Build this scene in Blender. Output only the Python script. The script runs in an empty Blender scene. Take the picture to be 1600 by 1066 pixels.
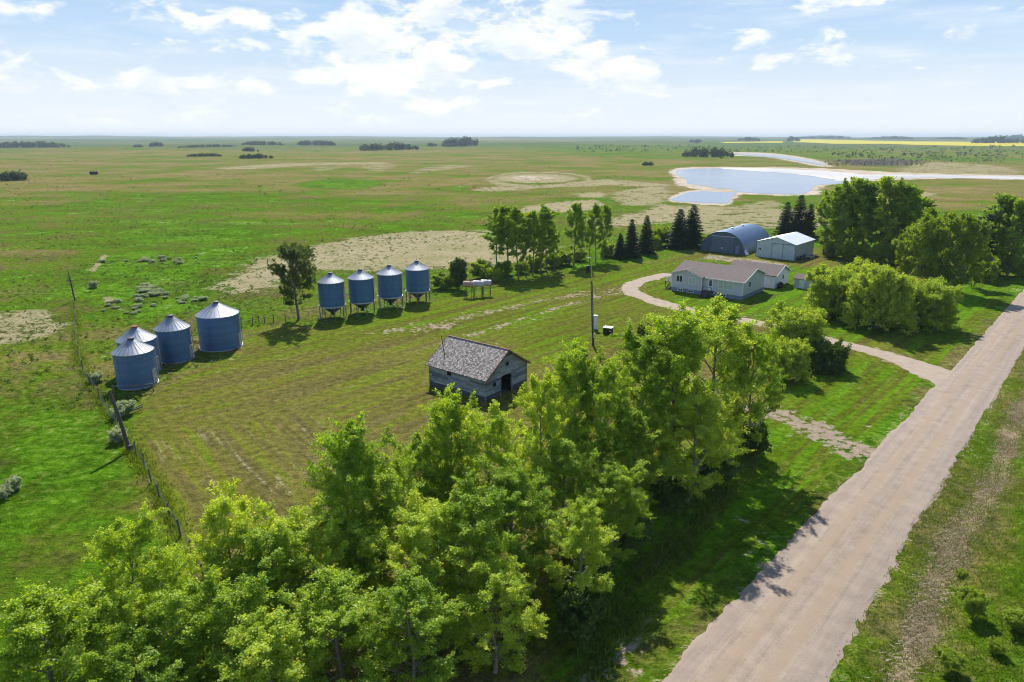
import bpy, bmesh, math, random
import numpy as np
from mathutils import Vector, Matrix
R = math.radians
sc = bpy.context.scene
COL = sc.collection

# ------------------------------------------------------------------ camera model (also used to recover ground coordinates)
F_PX = 1067.0; PITCH = math.atan(320 / 1067); CAM_H = 28.0
SP, CP = math.sin(PITCH), math.cos(PITCH)
def gp(px, py, z=0.0):
    u = (533 - py) / F_PX
    t = (CAM_H - z) / (SP - u * CP)
    return ((px - 800) / F_PX * t, t * (CP + u * SP))
def ztop(py, Y):
    u = (533 - py) / F_PX
    return CAM_H - Y * (SP - u * CP) / (CP + u * SP)
def at_top(px, py, h):
    """ground point of something of height h whose top shows at the pixel"""
    return gp(px, py, h)

# ------------------------------------------------------------------ terrain
_rw = np.random.RandomState(11)
_waves = [(_rw.uniform(0, 2 * math.pi), 2 * math.pi / _rw.uniform(500, 1500), _rw.uniform(0, 6.28)) for _ in range(9)]
_fwaves = [(_rw.uniform(0.9, 2.2), 2 * math.pi / _rw.uniform(1500, 5200), _rw.uniform(0, 6.28)) for _ in range(9)]
def sstep(a, b, x):
    t = np.clip((x - a) / (b - a), 0, 1)
    return t * t * (3 - 2 * t)
def terrain(x, y):
    x = np.asarray(x, float); y = np.asarray(y, float)
    d = np.hypot(x, y)
    w = sum(np.sin((math.cos(a) * x + math.sin(a) * y) * k + p) for a, k, p in _waves) / 3.0
    fw = sum(np.sin((math.cos(a) * x + math.sin(a) * y) * k + p) for a, k, p in _fwaves) / 3.0
    # keep the slough basin on the right flat
    ax, ay, bx, by = 60., 250., 520., 900.
    tt = np.clip(((x - ax) * (bx - ax) + (y - ay) * (by - ay)) / ((bx - ax) ** 2 + (by - ay) ** 2), 0, 1)
    dp = np.hypot(x - (ax + tt * (bx - ax)), y - (ay + tt * (by - ay)))
    amp = sstep(330, 1500, d) * 3.4 * sstep(260, 700, dp)
    far = sstep(2200, 9000, d)
    return amp * w + far * (9 + 12 * fw)

# ------------------------------------------------------------------ material helpers
class NT:
    def __init__(s, name):
        m = bpy.data.materials.new(name); m.use_nodes = True
        s.m = m; s.t = m.node_tree; s.t.nodes.clear()
        s.out = s.t.nodes.new('ShaderNodeOutputMaterial')
    def n(s, kind, ins=None, **kw):
        nd = s.t.nodes.new('ShaderNode' + kind)
        for k, v in kw.items(): setattr(nd, k, v)
        for k, v in (ins or {}).items():
            sk = nd.inputs[k]
            if isinstance(v, bpy.types.NodeSocket): s.t.links.new(v, sk)
            else: sk.default_value = v
        return nd
    def math(s, op, a, b=0.0, c=0.0, clamp=False):
        nd = s.n('Math', {0: a, 1: b, 2: c}, operation=op, use_clamp=clamp); return nd.outputs[0]
    def mix(s, fac, a, b, blend='MIX'):
        nd = s.t.nodes.new('ShaderNodeMix'); nd.data_type = 'RGBA'; nd.blend_type = blend
        for k, v in ((0, fac), (6, a), (7, b)):
            sk = nd.inputs[k]
            if isinstance(v, bpy.types.NodeSocket): s.t.links.new(v, sk)
            else: sk.default_value = (v if k == 0 else (tuple(v) + (1.0,))[:4])
        return nd.outputs[2]
    def noise(s, vec, scale, detail=4.0, rough=0.55, dist=0.0):
        ins = {'Scale': scale, 'Detail': detail, 'Roughness': rough, 'Distortion': dist}
        if vec is not None: ins['Vector'] = vec
        return s.n('TexNoise', ins).outputs['Fac']
    def ramp(s, fac, stops):
        nd = s.n('ValToRGB', {0: fac}); cr = nd.color_ramp
        while len(cr.elements) < len(stops): cr.elements.new(0.5)
        for e, (p, c) in zip(cr.elements, stops):
            e.position = p; e.color = tuple(c) + (1,) if len(c) == 3 else c
        return nd.outputs[0]
    def sm(s, x, lo, hi):
        nd = s.n('MapRange', {'Value': x, 'From Min': lo, 'From Max': hi}, interpolation_type='SMOOTHSTEP'); return nd.outputs[0]
    def attr(s, name):
        return s.n('Attribute', attribute_name=name)
    def coord(s, which='Object'):
        return s.n('TexCoord').outputs[which]
    def mapv(s, vec, scale=(1, 1, 1), rot=(0, 0, 0), loc=(0, 0, 0)):
        return s.n('Mapping', {'Vector': vec, 'Scale': scale, 'Rotation': rot, 'Location': loc}).outputs[0]
    def bump(s, h, strength=0.5, dist=0.05):
        return s.n('Bump', {'Height': h, 'Strength': strength, 'Distance': dist}).outputs[0]
    def bsdf(s, col, rough=0.8, metal=0.0, normal=None, spec=0.3, **kw):
        ins = {'Base Color': col if isinstance(col, bpy.types.NodeSocket) else tuple(col) + (1,), 'Roughness': rough, 'Metallic': metal,
               'Specular IOR Level': spec}
        if normal is not None: ins['Normal'] = normal
        ins.update(kw)
        b = s.n('BsdfPrincipled', ins)
        s.t.links.new(b.outputs[0], s.out.inputs[0]); return s.m

def mat_plain(name, col, rough=0.7, metal=0.0, var=0.25, scale=3.0, bump=0.15, spec=0.3):
    k = NT(name); v = k.coord()
    n = k.noise(v, scale, 6); n2 = k.noise(v, scale * 9, 3)
    f = k.math('ADD', k.math('MULTIPLY', n, .7), k.math('MULTIPLY', n2, .3))
    lo = tuple(c * (1 - var) for c in col); hi = tuple(min(1, c * (1 + var)) for c in col)
    return k.bsdf(k.ramp(f, [(.3, lo), (.7, hi)]), rough, metal, k.bump(n2, bump, .02), spec)

def mat_leaf(name, dark, mid, light, trans=0.45, gloss=0.022):
    k = NT(name)
    tint = k.attr('tint').outputs['Fac']
    rnd = k.n('NewGeometry').outputs['Random Per Island']
    orn = k.n('ObjectInfo').outputs['Random']
    f = k.math('ADD', k.math('MULTIPLY', tint, .6), k.math('MULTIPLY', rnd, .4))
    f = k.math('ADD', f, k.math('MULTIPLY', k.math('SUBTRACT', orn, .5), .28))
    col = k.ramp(f, [(.12, dark), (.5, mid), (.92, light)])
    d = k.n('BsdfDiffuse', {'Color': col})
    tcol = k.mix(1.0, col, (1.22, 1.14, .40), 'MULTIPLY')
    t = k.n('BsdfTranslucent', {'Color': tcol})
    g = k.n('BsdfGlossy', {'Color': (.9, .95, 1, 1), 'Roughness': .5})
    m1 = k.n('MixShader', {0: trans, 1: d.outputs[0], 2: t.outputs[0]})
    m2 = k.n('MixShader', {0: gloss, 1: m1.outputs[0], 2: g.outputs[0]})
    k.t.links.new(m2.outputs[0], k.out.inputs[0])
    return k.m

M = {}
M['leaf_poplar'] = mat_leaf('poplar_leaves', (.145, .265, .011), (.325, .475, .020), (.68, .73, .085), .58)
M['leaf_far'] = mat_leaf('windbreak_leaves', (.15, .27, .012), (.26, .395, .018), (.42, .52, .035), .57)
M['leaf_willow'] = mat_leaf('willow_leaves', (.20, .31, .020), (.33, .45, .032), (.50, .57, .06), .56)
M['leaf_maple'] = mat_leaf('maple_leaves', (.14, .235, .010), (.24, .345, .015), (.38, .46, .026), .54)
M['leaf_lone'] = mat_leaf('lone_tree_leaves', (.075, .120, .014), (.130, .185, .022), (.20, .25, .034), .45)
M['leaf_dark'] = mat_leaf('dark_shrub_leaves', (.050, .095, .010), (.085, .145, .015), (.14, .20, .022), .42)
M['leaf_sage'] = mat_leaf('silver_shrub_leaves', (.28, .36, .21), (.38, .45, .30), (.48, .53, .39), .48)
M['needles'] = mat_leaf('spruce_needles', (.028, .060, .018), (.046, .086, .026), (.072, .118, .034), .22, .02)
M['leaf_woods'] = mat_leaf('distant_woods_leaves', (.024, .050, .014), (.040, .075, .020), (.065, .105, .026), .30, .01)
M['bark'] = mat_plain('bark', (.16, .135, .105), .9, 0, .35, 4, .4)
M['bark_pale'] = mat_plain('poplar_bark', (.20, .185, .14), .9, 0, .35, 3, .4)
M['bark_dark'] = mat_plain('spruce_bark', (.07, .055, .042), .95, 0, .3, 4, .4)

# ------------------------------------------------------------------ mesh helpers
def arr_mesh(name, V, faces, nside, mat=None, tint=None, smooth=False):
    me = bpy.data.meshes.new(name)
    V = np.asarray(V, np.float32); Fc = np.asarray(faces, np.int32)
    me.vertices.add(len(V)); me.vertices.foreach_set('co', V.ravel())
    me.loops.add(Fc.size); me.loops.foreach_set('vertex_index', Fc.ravel())
    me.polygons.add(len(Fc)); me.polygons.foreach_set('loop_start', np.arange(0, Fc.size, nside, dtype=np.int32))
    me.polygons.foreach_set('use_smooth', np.full(len(Fc), bool(smooth)))
    me.update(calc_edges=True)
    if tint is not None:
        a = me.attributes.new('tint', 'FLOAT', 'POINT'); a.data.foreach_set('value', np.asarray(tint, np.float32))
    if mat: me.materials.append(mat)
    me.validate()
    return me

class MB:
    """collects shapes, builds ONE mesh object"""
    def __init__(s): s.v = []; s.f = []; s.mi = []; s.sm = []; s.cur = 0
    def add(s, vs, fs, smooth=False):
        o = len(s.v); s.v += [tuple(v) for v in vs]
        for f in fs: s.f.append([i + o for i in f]); s.mi.append(s.cur); s.sm.append(smooth)
    def box(s, x0, x1, y0, y1, z0, z1, M4=None):
        vs = [Vector(p) for p in ((x0, y0, z0), (x1, y0, z0), (x1, y1, z0), (x0, y1, z0), (x0, y0, z1), (x1, y0, z1), (x1, y1, z1), (x0, y1, z1))]
        if M4 is not None: vs = [M4 @ v for v in vs]
        s.add(vs, [(0, 3, 2, 1), (4, 5, 6, 7), (0, 1, 5, 4), (1, 2, 6, 5), (2, 3, 7, 6), (3, 0, 4, 7)]); return s
    def beam(s, a, b, w=0.1, h=None):
        a, b = Vector(a), Vector(b); h = h or w; d = b - a; L = d.length
        q = d.to_track_quat('Z', 'Y').to_matrix().to_4x4(); q.translation = a
        return s.box(-w / 2, w / 2, -h / 2, h / 2, 0, L, q)
    def tube(s, pts, radii, n=8, cap=True):
        pts = [Vector(p) for p in pts]
        if not hasattr(radii, '__len__'): radii = [radii] * len(pts)
        vs = []; N = len(pts)
        for i, p in enumerate(pts):
            d = (pts[min(i + 1, N - 1)] - pts[max(i - 1, 0)])
            d = d.normalized() if d.length > 1e-9 else Vector((0, 0, 1))
            ref = Vector((1, 0, 0)) if abs(d.x) < .8 else Vector((0, 1, 0))
            a = d.cross(ref).normalized(); b = d.cross(a)
            for k in range(n):
                t = 2 * math.pi * k / n
                vs.append(p + (a * math.cos(t) + b * math.sin(t)) * radii[i])
        fs = [(i * n + k, i * n + (k + 1) % n, (i + 1) * n + (k + 1) % n, (i + 1) * n + k) for i in range(N - 1) for k in range(n)]
        s.add(vs, fs, True)
        if cap: s.add(vs[:n], [tuple(range(n))]); s.add(vs[-n:], [tuple(range(n))[::-1]])
        return s
    def lathe(s, prof, n=32, cx=0, cy=0, smooth=True, cap0=False, cap1=False):
        vs = []
        for r, z in prof:
            for k in range(n):
                t = 2 * math.pi * k / n; vs.append((cx + r * math.cos(t), cy + r * math.sin(t), z))
        m = len(prof)
        s.add(vs, [(i * n + k, i * n + (k + 1) % n, (i + 1) * n + (k + 1) % n, (i + 1) * n + k) for i in range(m - 1) for k in range(n)], smooth)
        if cap0: s.add(vs[:n], [tuple(range(n))[::-1]])
        if cap1: s.add(vs[-n:], [tuple(range(n))])
        return s
    def prism(s, poly, fn, d0, d1):
        """poly of (a,b) swept from d0 to d1; fn(a,b,d)->xyz"""
        n = len(poly); vs = [fn(a, b, d0) for a, b in poly] + [fn(a, b, d1) for a, b in poly]
        s.add(vs, [tuple(range(n))[::-1], tuple(range(n, 2 * n))] + [(i, (i + 1) % n, n + (i + 1) % n, n + i) for i in range(n)]); return s
    def build(s, name, mats, parent=None, bevel=0):
        if not isinstance(mats, (list, tuple)): mats = [mats]
        me = bpy.data.meshes.new(name); me.from_pydata(s.v, [], s.f)
        for m in mats: me.materials.append(m)
        me.polygons.foreach_set('material_index', s.mi); me.polygons.foreach_set('use_smooth', s.sm)
        bm = bmesh.new(); bm.from_mesh(me); bmesh.ops.recalc_face_normals(bm, faces=bm.faces); bm.to_mesh(me); bm.free()
        me.update()
        return link(name, me, parent)

def link(name, data, parent=None):
    o = bpy.data.objects.new(name, data); COL.objects.link(o)
    if parent: o.parent = parent
    return o
def tag(o, label=None, cat=None, group=None, kind=None):
    if label: o['label'] = label
    if cat: o['category'] = cat
    if group: o['group'] = group
    if kind: o['kind'] = kind
    return o
def empty(name, label, cat, loc=(0, 0, 0), rz=0.0, group=None):
    o = bpy.data.objects.new(name, None); COL.objects.link(o)
    o.empty_display_size = .5; o.location = loc; o.rotation_euler = (0, 0, rz)
    return tag(o, label, cat, group)
KIDS = {}
def kids(o):
    return [c for c in bpy.data.objects if c.parent == o]
def copy_tree(o, children, parent=None):
    c = o.copy(); COL.objects.link(c)
    if parent: c.parent = parent
    for ch, sub in children: copy_tree(ch, sub, c)
    return c
def tree_of(o):
    return [(ch, tree_of(ch)) for ch in kids(o)]

# ------------------------------------------------------------------ world, sun, camera
SUN_EL, SUN_AZ = R(46), R(-5)       # azimuth from +Y, clockwise positive
SUN = Vector((math.sin(SUN_AZ) * math.cos(SUN_EL), math.cos(SUN_AZ) * math.cos(SUN_EL), math.sin(SUN_EL)))
W = bpy.data.worlds.new('World'); sc.world = W; W.use_nodes = True
wt = W.node_tree; wt.nodes.clear()
class WN(NT):
    def __init__(s, t): s.t = t
wk = WN(wt)
sky = wk.n('TexSky', sky_type='NISHITA', sun_disc=False, sun_elevation=SUN_EL, sun_rotation=SUN_AZ, altitude=600, air_density=1.0, dust_density=.35, ozone_density=2.0)
gen = wk.coord('Generated')
sx = wk.n('SeparateXYZ', {0: gen})
az = wk.math('ARCTAN2', sx.outputs[0], sx.outputs[1])
el = wk.math('ARCSINE', sx.outputs[2])
cv = wk.n('CombineXYZ', {0: wk.math('MULTIPLY', az, 1.0), 1: wk.math('MULTIPLY', el, 2.3), 2: 0.0}).outputs[0]
big = wk.noise(wk.mapv(cv, loc=(1.7, .4, 0)), 5.5, 2, .5)
puff = wk.noise(wk.mapv(cv, loc=(3.1, 2.2, 0)), 13.0, 9, .58, .25)
# more cloud left of centre, thinner to the right
side = wk.math('SUBTRACT', wk.sm(az, -.75, -.15), wk.math('MULTIPLY', wk.sm(az, .10, .26), 1.35))
high = wk.sm(el, .02, .11)
dens = wk.math('ADD', wk.math('ADD', wk.math('MULTIPLY', puff, .75), wk.math('MULTIPLY', big, .45)), wk.math('MULTIPLY', side, .075))
dens = wk.math('ADD', dens, wk.math('MULTIPLY', high, .03))
cl = wk.sm(dens, .640, .745)
shade = wk.sm(wk.noise(wk.mapv(cv, loc=(3.1, 2.245, 0)), 13.0, 9, .58, .25), .40, .72)
wisp = wk.math('MULTIPLY', wk.sm(wk.noise(wk.mapv(cv, scale=(.6, 2.2, 1), loc=(.3, .9, 0)), 9, 7, .6), .42, .78), .50)
ccol = wk.mix(shade, (6.9, 7.05, 7.2), (5.3, 5.9, 6.6))
cmask = wk.math('MAXIMUM', cl, wisp)
cmask = wk.math('MULTIPLY', cmask, wk.sm(el, .0, .03))
low = wk.math('SUBTRACT', 1.0, wk.sm(el, .22, .55))
cmask = wk.math('MULTIPLY', cmask, low)
lowc = wk.ramp(wk.math('DIVIDE', el, .5), [(0, (6.25, 6.5, 6.7)), (.10, (5.5, 6.05, 6.6)), (.24, (3.7, 4.95, 6.4)), (.42, (2.6, 4.0, 6.0))])
skyc = wk.mix(low, wk.mix(1.0, sky.outputs[0], (1.4, 1.4, 1.4), 'MULTIPLY'), lowc)
skym = wk.mix(cmask, skyc, ccol)
bg = wk.n('Background', {'Color': skym, 'Strength': .10})
wo = wk.n('OutputWorld'); wt.links.new(bg.outputs[0], wo.inputs[0])

ld = bpy.data.lights.new('sun', 'SUN'); ld.energy = 5.0; ld.angle = R(.5); ld.color = (1, .955, .88)
lo = link('sun', ld); lo.rotation_euler = (-SUN).to_track_quat('-Z', 'Y').to_euler(); lo.location = (0, 0, 60)
cd = bpy.data.cameras.new('camera'); cd.lens = 36 * F_PX / 1600; cd.sensor_width = 36; cd.clip_end = 60000; cd.clip_start = .5
cam = link('camera', cd); cam.location = (0, 0, CAM_H); cam.rotation_euler = (R(90) - PITCH, 0, 0)
sc.camera = cam
sc.view_settings.view_transform = 'Standard'; sc.view_settings.look = 'None'; sc.view_settings.gamma = 1; sc.view_settings.exposure = 0.60
sc.render.engine = 'CYCLES'
cy = sc.cycles
cy.use_denoising = True; cy.denoiser = 'OPENIMAGEDENOISE'; cy.denoising_input_passes = 'RGB_ALBEDO_NORMAL'
cy.max_bounces = 9; cy.diffuse_bounces = 5; cy.glossy_bounces = 2; cy.transmission_bounces = 6; cy.volume_bounces = 0; cy.transparent_max_bounces = 6
cy.caustics_reflective = False; cy.caustics_refractive = False
cy.use_adaptive_sampling = True; cy.adaptive_threshold = .008
sc.render.film_transparent = False
cy.pixel_filter_type = 'BLACKMAN_HARRIS'; cy.filter_width = 1.05

# ------------------------------------------------------------------ ground
def smooth_poly(pts, n=4):
    P = [np.array(p, float) for p in pts]; N = len(P); out = []
    for i in range(N):
        a, b, c, d = P[i - 1], P[i], P[(i + 1) % N], P[(i + 2) % N]
        for k in range(n):
            t = k / n
            out.append(.5 * ((2 * b) + (-a + c) * t + (2 * a - 5 * b + 4 * c - d) * t * t + (-a + 3 * b - 3 * c + d) * t ** 3))
    return np.array(out)
def sdist(P, poly):
    """signed distance (positive inside) of points P (N,2) to polygon"""
    A = np.asarray(poly, float); B = np.roll(A, -1, 0)
    d2 = np.full(len(P), 1e18); ins = np.zeros(len(P), bool)
    for a, b in zip(A, B):
        e = b - a; w = P - a
        t = np.clip((w @ e) / max(e @ e, 1e-9), 0, 1)
        q = w - t[:, None] * e
        d2 = np.minimum(d2, (q * q).sum(1))
        c = ((a[1] > P[:, 1]) != (b[1] > P[:, 1]))
        with np.errstate(divide='ignore', invalid='ignore'):
            xi = a[0] + (P[:, 1] - a[1]) / (b[1] - a[1] if b[1] != a[1] else 1e-9) * e[0]
        ins ^= c & (P[:, 0] < xi)
    d = np.sqrt(d2); return np.where(ins, d, -d)
def ldist(P, line):
    A = np.asarray(line, float); d2 = np.full(len(P), 1e18)
    for a, b in zip(A[:-1], A[1:]):
        e = b - a; w = P - a
        t = np.clip((w @ e) / max(e @ e, 1e-9), 0, 1)
        q = w - t[:, None] * e; d2 = np.minimum(d2, (q * q).sum(1))
    return np.sqrt(d2)
def pix(*pts): return [gp(*p) for p in pts]
def ell(cx, cy, rx, ry, n=14):
    return [gp(cx + rx * math.cos(2 * math.pi * k / n), cy + ry * math.sin(2 * math.pi * k / n)) for k in range(n)]

ROAD_A = np.array((12.36, 29.93)); ROAD_D = np.array((.6725, .7401))           # centre line
ROAD_N = np.array((ROAD_D[1], -ROAD_D[0]))                                    # to the right (ditch side)
ROAD_HW = 3.0
def road_coord(P):
    w = P - ROAD_A; return w @ ROAD_D, w @ ROAD_N

YARD = pix((214, 640), (222, 700), (240, 760), (300, 880), (330, 960)) + [(0, 30), (24, 56), (44, 80), (60, 95), (110, 145), (100, 165), (78, 180), (55, 180)] \
    + pix((1090, 398), (960, 414), (830, 440), (700, 466), (640, 482), (560, 502), (500, 516), (440, 512), (385, 516), (380, 556), (300, 582), (250, 612))
DRIVE = pix((1520, 606), (1455, 581), (1400, 561), (1340, 543), (1300, 533), (1240, 517), (1180, 504), (1120, 493), (1085, 486), (1035, 475), (1000, 462), (985, 453), (986, 446), (1005, 438), (1045, 428))
TRACK = pix((985, 455), (940, 463), (880, 478), (830, 494), (780, 510), (735, 524), (690, 535))
TRACK2 = pix((985, 450), (900, 460), (820, 475), (740, 492), (660, 508), (590, 520))
PATH2 = pix((1345, 705), (1310, 690), (1270, 668), (1225, 648), (1180, 640))

def build_ground():
    r = [6.0]
    while r[-1] < 300: r.append(r[-1] * 1.0115)
    while r[-1] < 16000: r.append(r[-1] * 1.02)
    r = np.array(r)
    a = np.concatenate([np.arange(-58, 58.01, .22), np.arange(62, 302 - 3, 4.0)]) * math.pi / 180
    nr, na = len(r), len(a)
    Rr, Aa = np.meshgrid(r, a, indexing='ij')
    X = (Rr * np.sin(Aa)).ravel(); Y = (Rr * np.cos(Aa)).ravel()
    P = np.stack([X, Y], 1); N = len(P); D = np.hypot(X, Y)
    att = {k: np.zeros(N) for k in ('lush', 'sand', 'mow', 'straw', 'dirt', 'reed', 'canola', 'salt')}
    idx_all = np.arange(N)
    def paint(key, poly, amt=1.0, soft=2.0, mode='set'):
        poly = np.asarray(poly); m = soft * 1.2
        b0, b1 = poly.min(0) - m, poly.max(0) + m
        I = idx_all[(X > b0[0]) & (X < b1[0]) & (Y > b0[1]) & (Y < b1[1])]
        if not len(I): return
        s = sstep(-soft, soft, sdist(P[I], poly))
        if mode == 'set': att[key][I] = att[key][I] * (1 - s) + amt * s
        else: att[key][I] = np.maximum(att[key][I], amt * s)
    # lushness: bright pasture near, olive prairie far
    lat = X / np.maximum(Y, 1)
    att['lush'][:] = .62 - .40 * sstep(170, 420, D)
    paint('lush', pix((-40, 560), (120, 560), (205, 700), (300, 880), (330, 1100), (-300, 1200), (-300, 560)), .95, 6)
    paint('lush', pix((-60, 310), (250, 300), (520, 305), (600, 335), (440, 372), (330, 430), (180, 440), (-60, 430)), .64, 22)
    paint('lush', pix((0, 400), (300, 400), (300, 480), (120, 560), (-60, 560)), .70, 8)
    paint('lush', pix((800, 225), (1100, 223), (1620, 232), (1620, 255), (1250, 246), (1000, 250), (860, 240)), .52, 60)
    paint('lush', ell(532, 288, 66, 8), 1.0, 6)
    paint('lush', pix((800, 355), (960, 340), (1060, 350), (1090, 372), (960, 395), (800, 400)), .55, 8)
    paint('lush', pix((1160, 300), (1300, 296), (1330, 320), (1150, 330)), .55, 8)
    # yard
    paint('mow', YARD, 1.0, 1.2); paint('lush', YARD, .20, 4)
    for poly, v, s_ in ((pix((1000, 440), (1110, 400), (1290, 420), (1420, 520), (1330, 540), (1180, 500), (1030, 478)), .78, 4),
                        (pix((700, 470), (830, 442), (960, 418), (1090, 402), (1120, 410), (1000, 440), (900, 462), (790, 488), (640, 500)), .62, 4),
                        (pix((1300, 540), (1450, 590), (1440, 640), (1340, 700), (1230, 640), (1215, 600)), .72, 3),
                        (pix((1180, 640), (1330, 715), (1240, 830), (1000, 1000), (850, 1066), (850, 900), (1000, 760)), .72, 3),
                        (pix((1400, 540), (1470, 585), (1620, 420), (1620, 360), (1500, 420)), .80, 3),
                        (pix((800, 520), (900, 490), (1000, 475), (1080, 490), (1000, 530), (850, 560)), .55, 5)):
        paint('lush', poly, v, s_)
        if v > .65: paint('mow', poly, 1.0, 1.5)
    paint('lush', pix((440, 515), (560, 500), (700, 470), (985, 455), (1010, 470), (880, 500), (640, 535), (400, 562), (385, 520)), .50, 4)
    paint('lush', pix((225, 690), (430, 640), (560, 650), (640, 760), (440, 860), (330, 900), (250, 760)), .16, 3)
    # verge and ditch across the road
    s_, n_ = road_coord(P)
    near = (D < 600) & (s_ > -60)
    right = near & (n_ > ROAD_HW)
    att['mow'][near & (n_ > -4.5) & (n_ < 60)] = 0
    att['lush'] = np.where(right, .40 + .48 * sstep(7.0, 10.0, n_) - .22 * sstep(22, 40, n_), att['lush'])
    att['straw'] = np.where(near, np.exp(-((n_ - 5.9 - .35 * np.sin(s_ * .21)) / 1.0) ** 2) * .95, 0)
    att['straw'] = np.maximum(att['straw'], np.where(near, np.exp(-((np.abs(n_) - 3.3) / .55) ** 2) * .45, 0))
    att['straw'] = np.maximum(att['straw'], np.where(right, .20 * (1 - sstep(5, 8, n_)), 0))
    # worn tracks
    d = ldist(P, TRACK); att['dirt'] = np.maximum(att['dirt'], np.exp(-(d / 1.0) ** 2) * .60)
    d = ldist(P, TRACK2); att['dirt'] = np.maximum(att['dirt'], np.exp(-(d / 2.0) ** 2) * .47)
    d = ldist(P, PATH2); att['dirt'] = np.maximum(att['dirt'], np.exp(-(d / 2.3) ** 4) * .70)
    d = ldist(P, DRIVE); att['dirt'] = np.maximum(att['dirt'], np.exp(-(d / 2.4) ** 4) * .50)
    for q in (((100, 385, 1090), ), ):
        pass
    paint('dirt', pix((1100, 397), (1160, 403), (1180, 405), (1235, 413), (1230, 420), (1160, 412), (1100, 405)), .66, 1.2, 'max')
    paint('dirt', pix((640, 510), (700, 500), (740, 505), (680, 522), (620, 525)), .45, 2, 'max')
    paint('dirt', pix((930, 1010), (1010, 990), (1020, 1060), (900, 1090)), .55, 1.5, 'max')
    for a_ in (((138, 425), (162, 396), (168, 400), (148, 425)), ((160, 462), (172, 466), (196, 486), (180, 484), (164, 472))):
        paint('sand', pix(*a_), .9, 1.2, 'max')
    # bare sandy slough beds
    S = [(((308, 452), (345, 430), (400, 405), (440, 392), (500, 380), (590, 366), (665, 360), (750, 360), (800, 372), (870, 380), (870, 410), (760, 415), (700, 422), (620, 424), (560, 426), (500, 424), (450, 440), (430, 462), (375, 464), (330, 455)), .84, 8),
         (((0, 488), (70, 482), (112, 492), (112, 516), (60, 530), (-30, 540), (-30, 490)), .66, 3),
         (((130, 520), (260, 505), (330, 492), (300, 505), (180, 530)), .5, 3),
         (((800, 328), (850, 318), (930, 312), (945, 322), (900, 332), (810, 333)), .80, 5),
         (((900, 345), (1000, 330), (1030, 318), (1060, 322), (1140, 326), (1150, 335), (1060, 345), (1000, 352), (940, 358), (900, 356)), .74, 5),
         (((1040, 330), (1200, 325), (1300, 330), (1310, 352), (1200, 360), (1100, 366), (1040, 350)), .66, 8),
         (((960, 300), (1040, 290), (1050, 312), (1000, 322), (960, 318)), .66, 6),
         (((900, 303), (945, 300), (945, 308), (905, 309)), .75, 5),
         (((1035, 322), (1100, 320), (1140, 322), (1200, 312), (1230, 320), (1150, 330), (1050, 330)), .60, 5),
         (((330, 263), (400, 257), (480, 254), (600, 253), (600, 256), (480, 259), (400, 264)), .66, 8),
         (((565, 258), (625, 256), (620, 260), (600, 268), (570, 266)), .55, 8),
         (((680, 258), (740, 257), (735, 261), (640, 273), (650, 264)), .55, 8),
         (((735, 295), (800, 289), (850, 293), (800, 299), (740, 299)), .66, 5),
         (((1385, 302), (1430, 298), (1470, 303), (1440, 310), (1390, 308)), .64, 5),
         (((1400, 262), (1450, 253), (1560, 258), (1600, 266), (1600, 274), (1500, 274), (1400, 268)), .62, 14),
         (((480, 262), (530, 258), (545, 262), (500, 268)), .5, 10)]
    for q, am, so in S: paint('sand', smooth_poly(pix(*q)), am, so, 'max')
    # ring round the dry slough
    for (cx, cy_, rx, ry, am) in ((842, 281, 88, 13, .72), (842, 279.5, 72, 9, .1), (838, 279, 66, 7.5, .75)):
        paint('sand', ell(cx, cy_, rx, ry), am, 5)
    paint('salt', ell(832, 278.5, 38, 4), .55, 10, 'max')
    paint('sand', smooth_poly(pix((860, 288), (940, 280), (1000, 284), (1045, 288), (1040, 296), (960, 290), (900, 293))), .68, 6, 'max')
    # shores
    for q, am, so in ((((1048, 267), (1080, 261.5), (1250, 262), (1420, 270), (1600, 274), (1640, 275), (1640, 282), (1500, 279), (1360, 283.5), (1286, 291), (1273, 304.5), (1150, 302.5), (1062, 290), (1053, 276)), .95, 5),
                      (((1042, 313), (1068, 299), (1100, 297), (1158, 299), (1146, 313), (1132, 321), (1075, 318)), .95, 2.5),
                      (((1130, 238), (1200, 239), (1262, 247), (1300, 259), (1270, 259), (1200, 246), (1140, 243)), .9, 12)):
        paint('salt', smooth_poly(pix(*q)), am, so, 'max')
    att['reed'][:] = 0
    paint('reed', pix((1290, 250), (1400, 247), (1440, 252), (1430, 260), (1330, 259)), .7, 20)
    # canola far right, pale fields
    paint('canola', [gp(*q) for q in ((1235, 219.5), (1450, 221), (1640, 222.5), (1640, 228.5), (1450, 227), (1330, 224), (1240, 222.5))], .95, 40)
    paint('canola', [gp(*q) for q in ((1120, 223), (1225, 222), (1225, 224), (1130, 224.5))], .8, 40)
    # distance to the yard edge: the mowing rounds follow it
    ed = np.zeros(N); I = idx_all[D < 260]; ed[I] = n_[I]
    # dry windrows inside the yard on the left
    q = pix((225, 690), (430, 640), (500, 650), (560, 760), (440, 830), (330, 830), (250, 760))
    w_ = np.zeros(N); w_[I] = sstep(-2, 3, sdist(P[I], np.asarray(q)))
    fd = ldist(P[I], pix((360, 980), (300, 870), (262, 800), (225, 740), (205, 700), (170, 650)))
    ed[I] = np.where(sdist(P[I], np.asarray(pix((190, 660), (330, 668), (470, 640), (560, 660), (600, 740), (480, 860), (330, 960), (200, 800)))) > 0, fd + 80, ed[I])
    Z = terrain(X, Y)
    # ditches
    ditch = np.where(near, -.55 * np.exp(-((n_ - 6.6) / 2.0) ** 2) - .35 * np.exp(-((n_ + 7.5) / 2.2) ** 2), 0)
    # the ditch on the yard side is filled at the two approaches
    for L in (DRIVE, PATH2):
        dd = ldist(P, L); ditch = np.where((n_ < 0), ditch * sstep(2, 7, dd), ditch)
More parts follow.
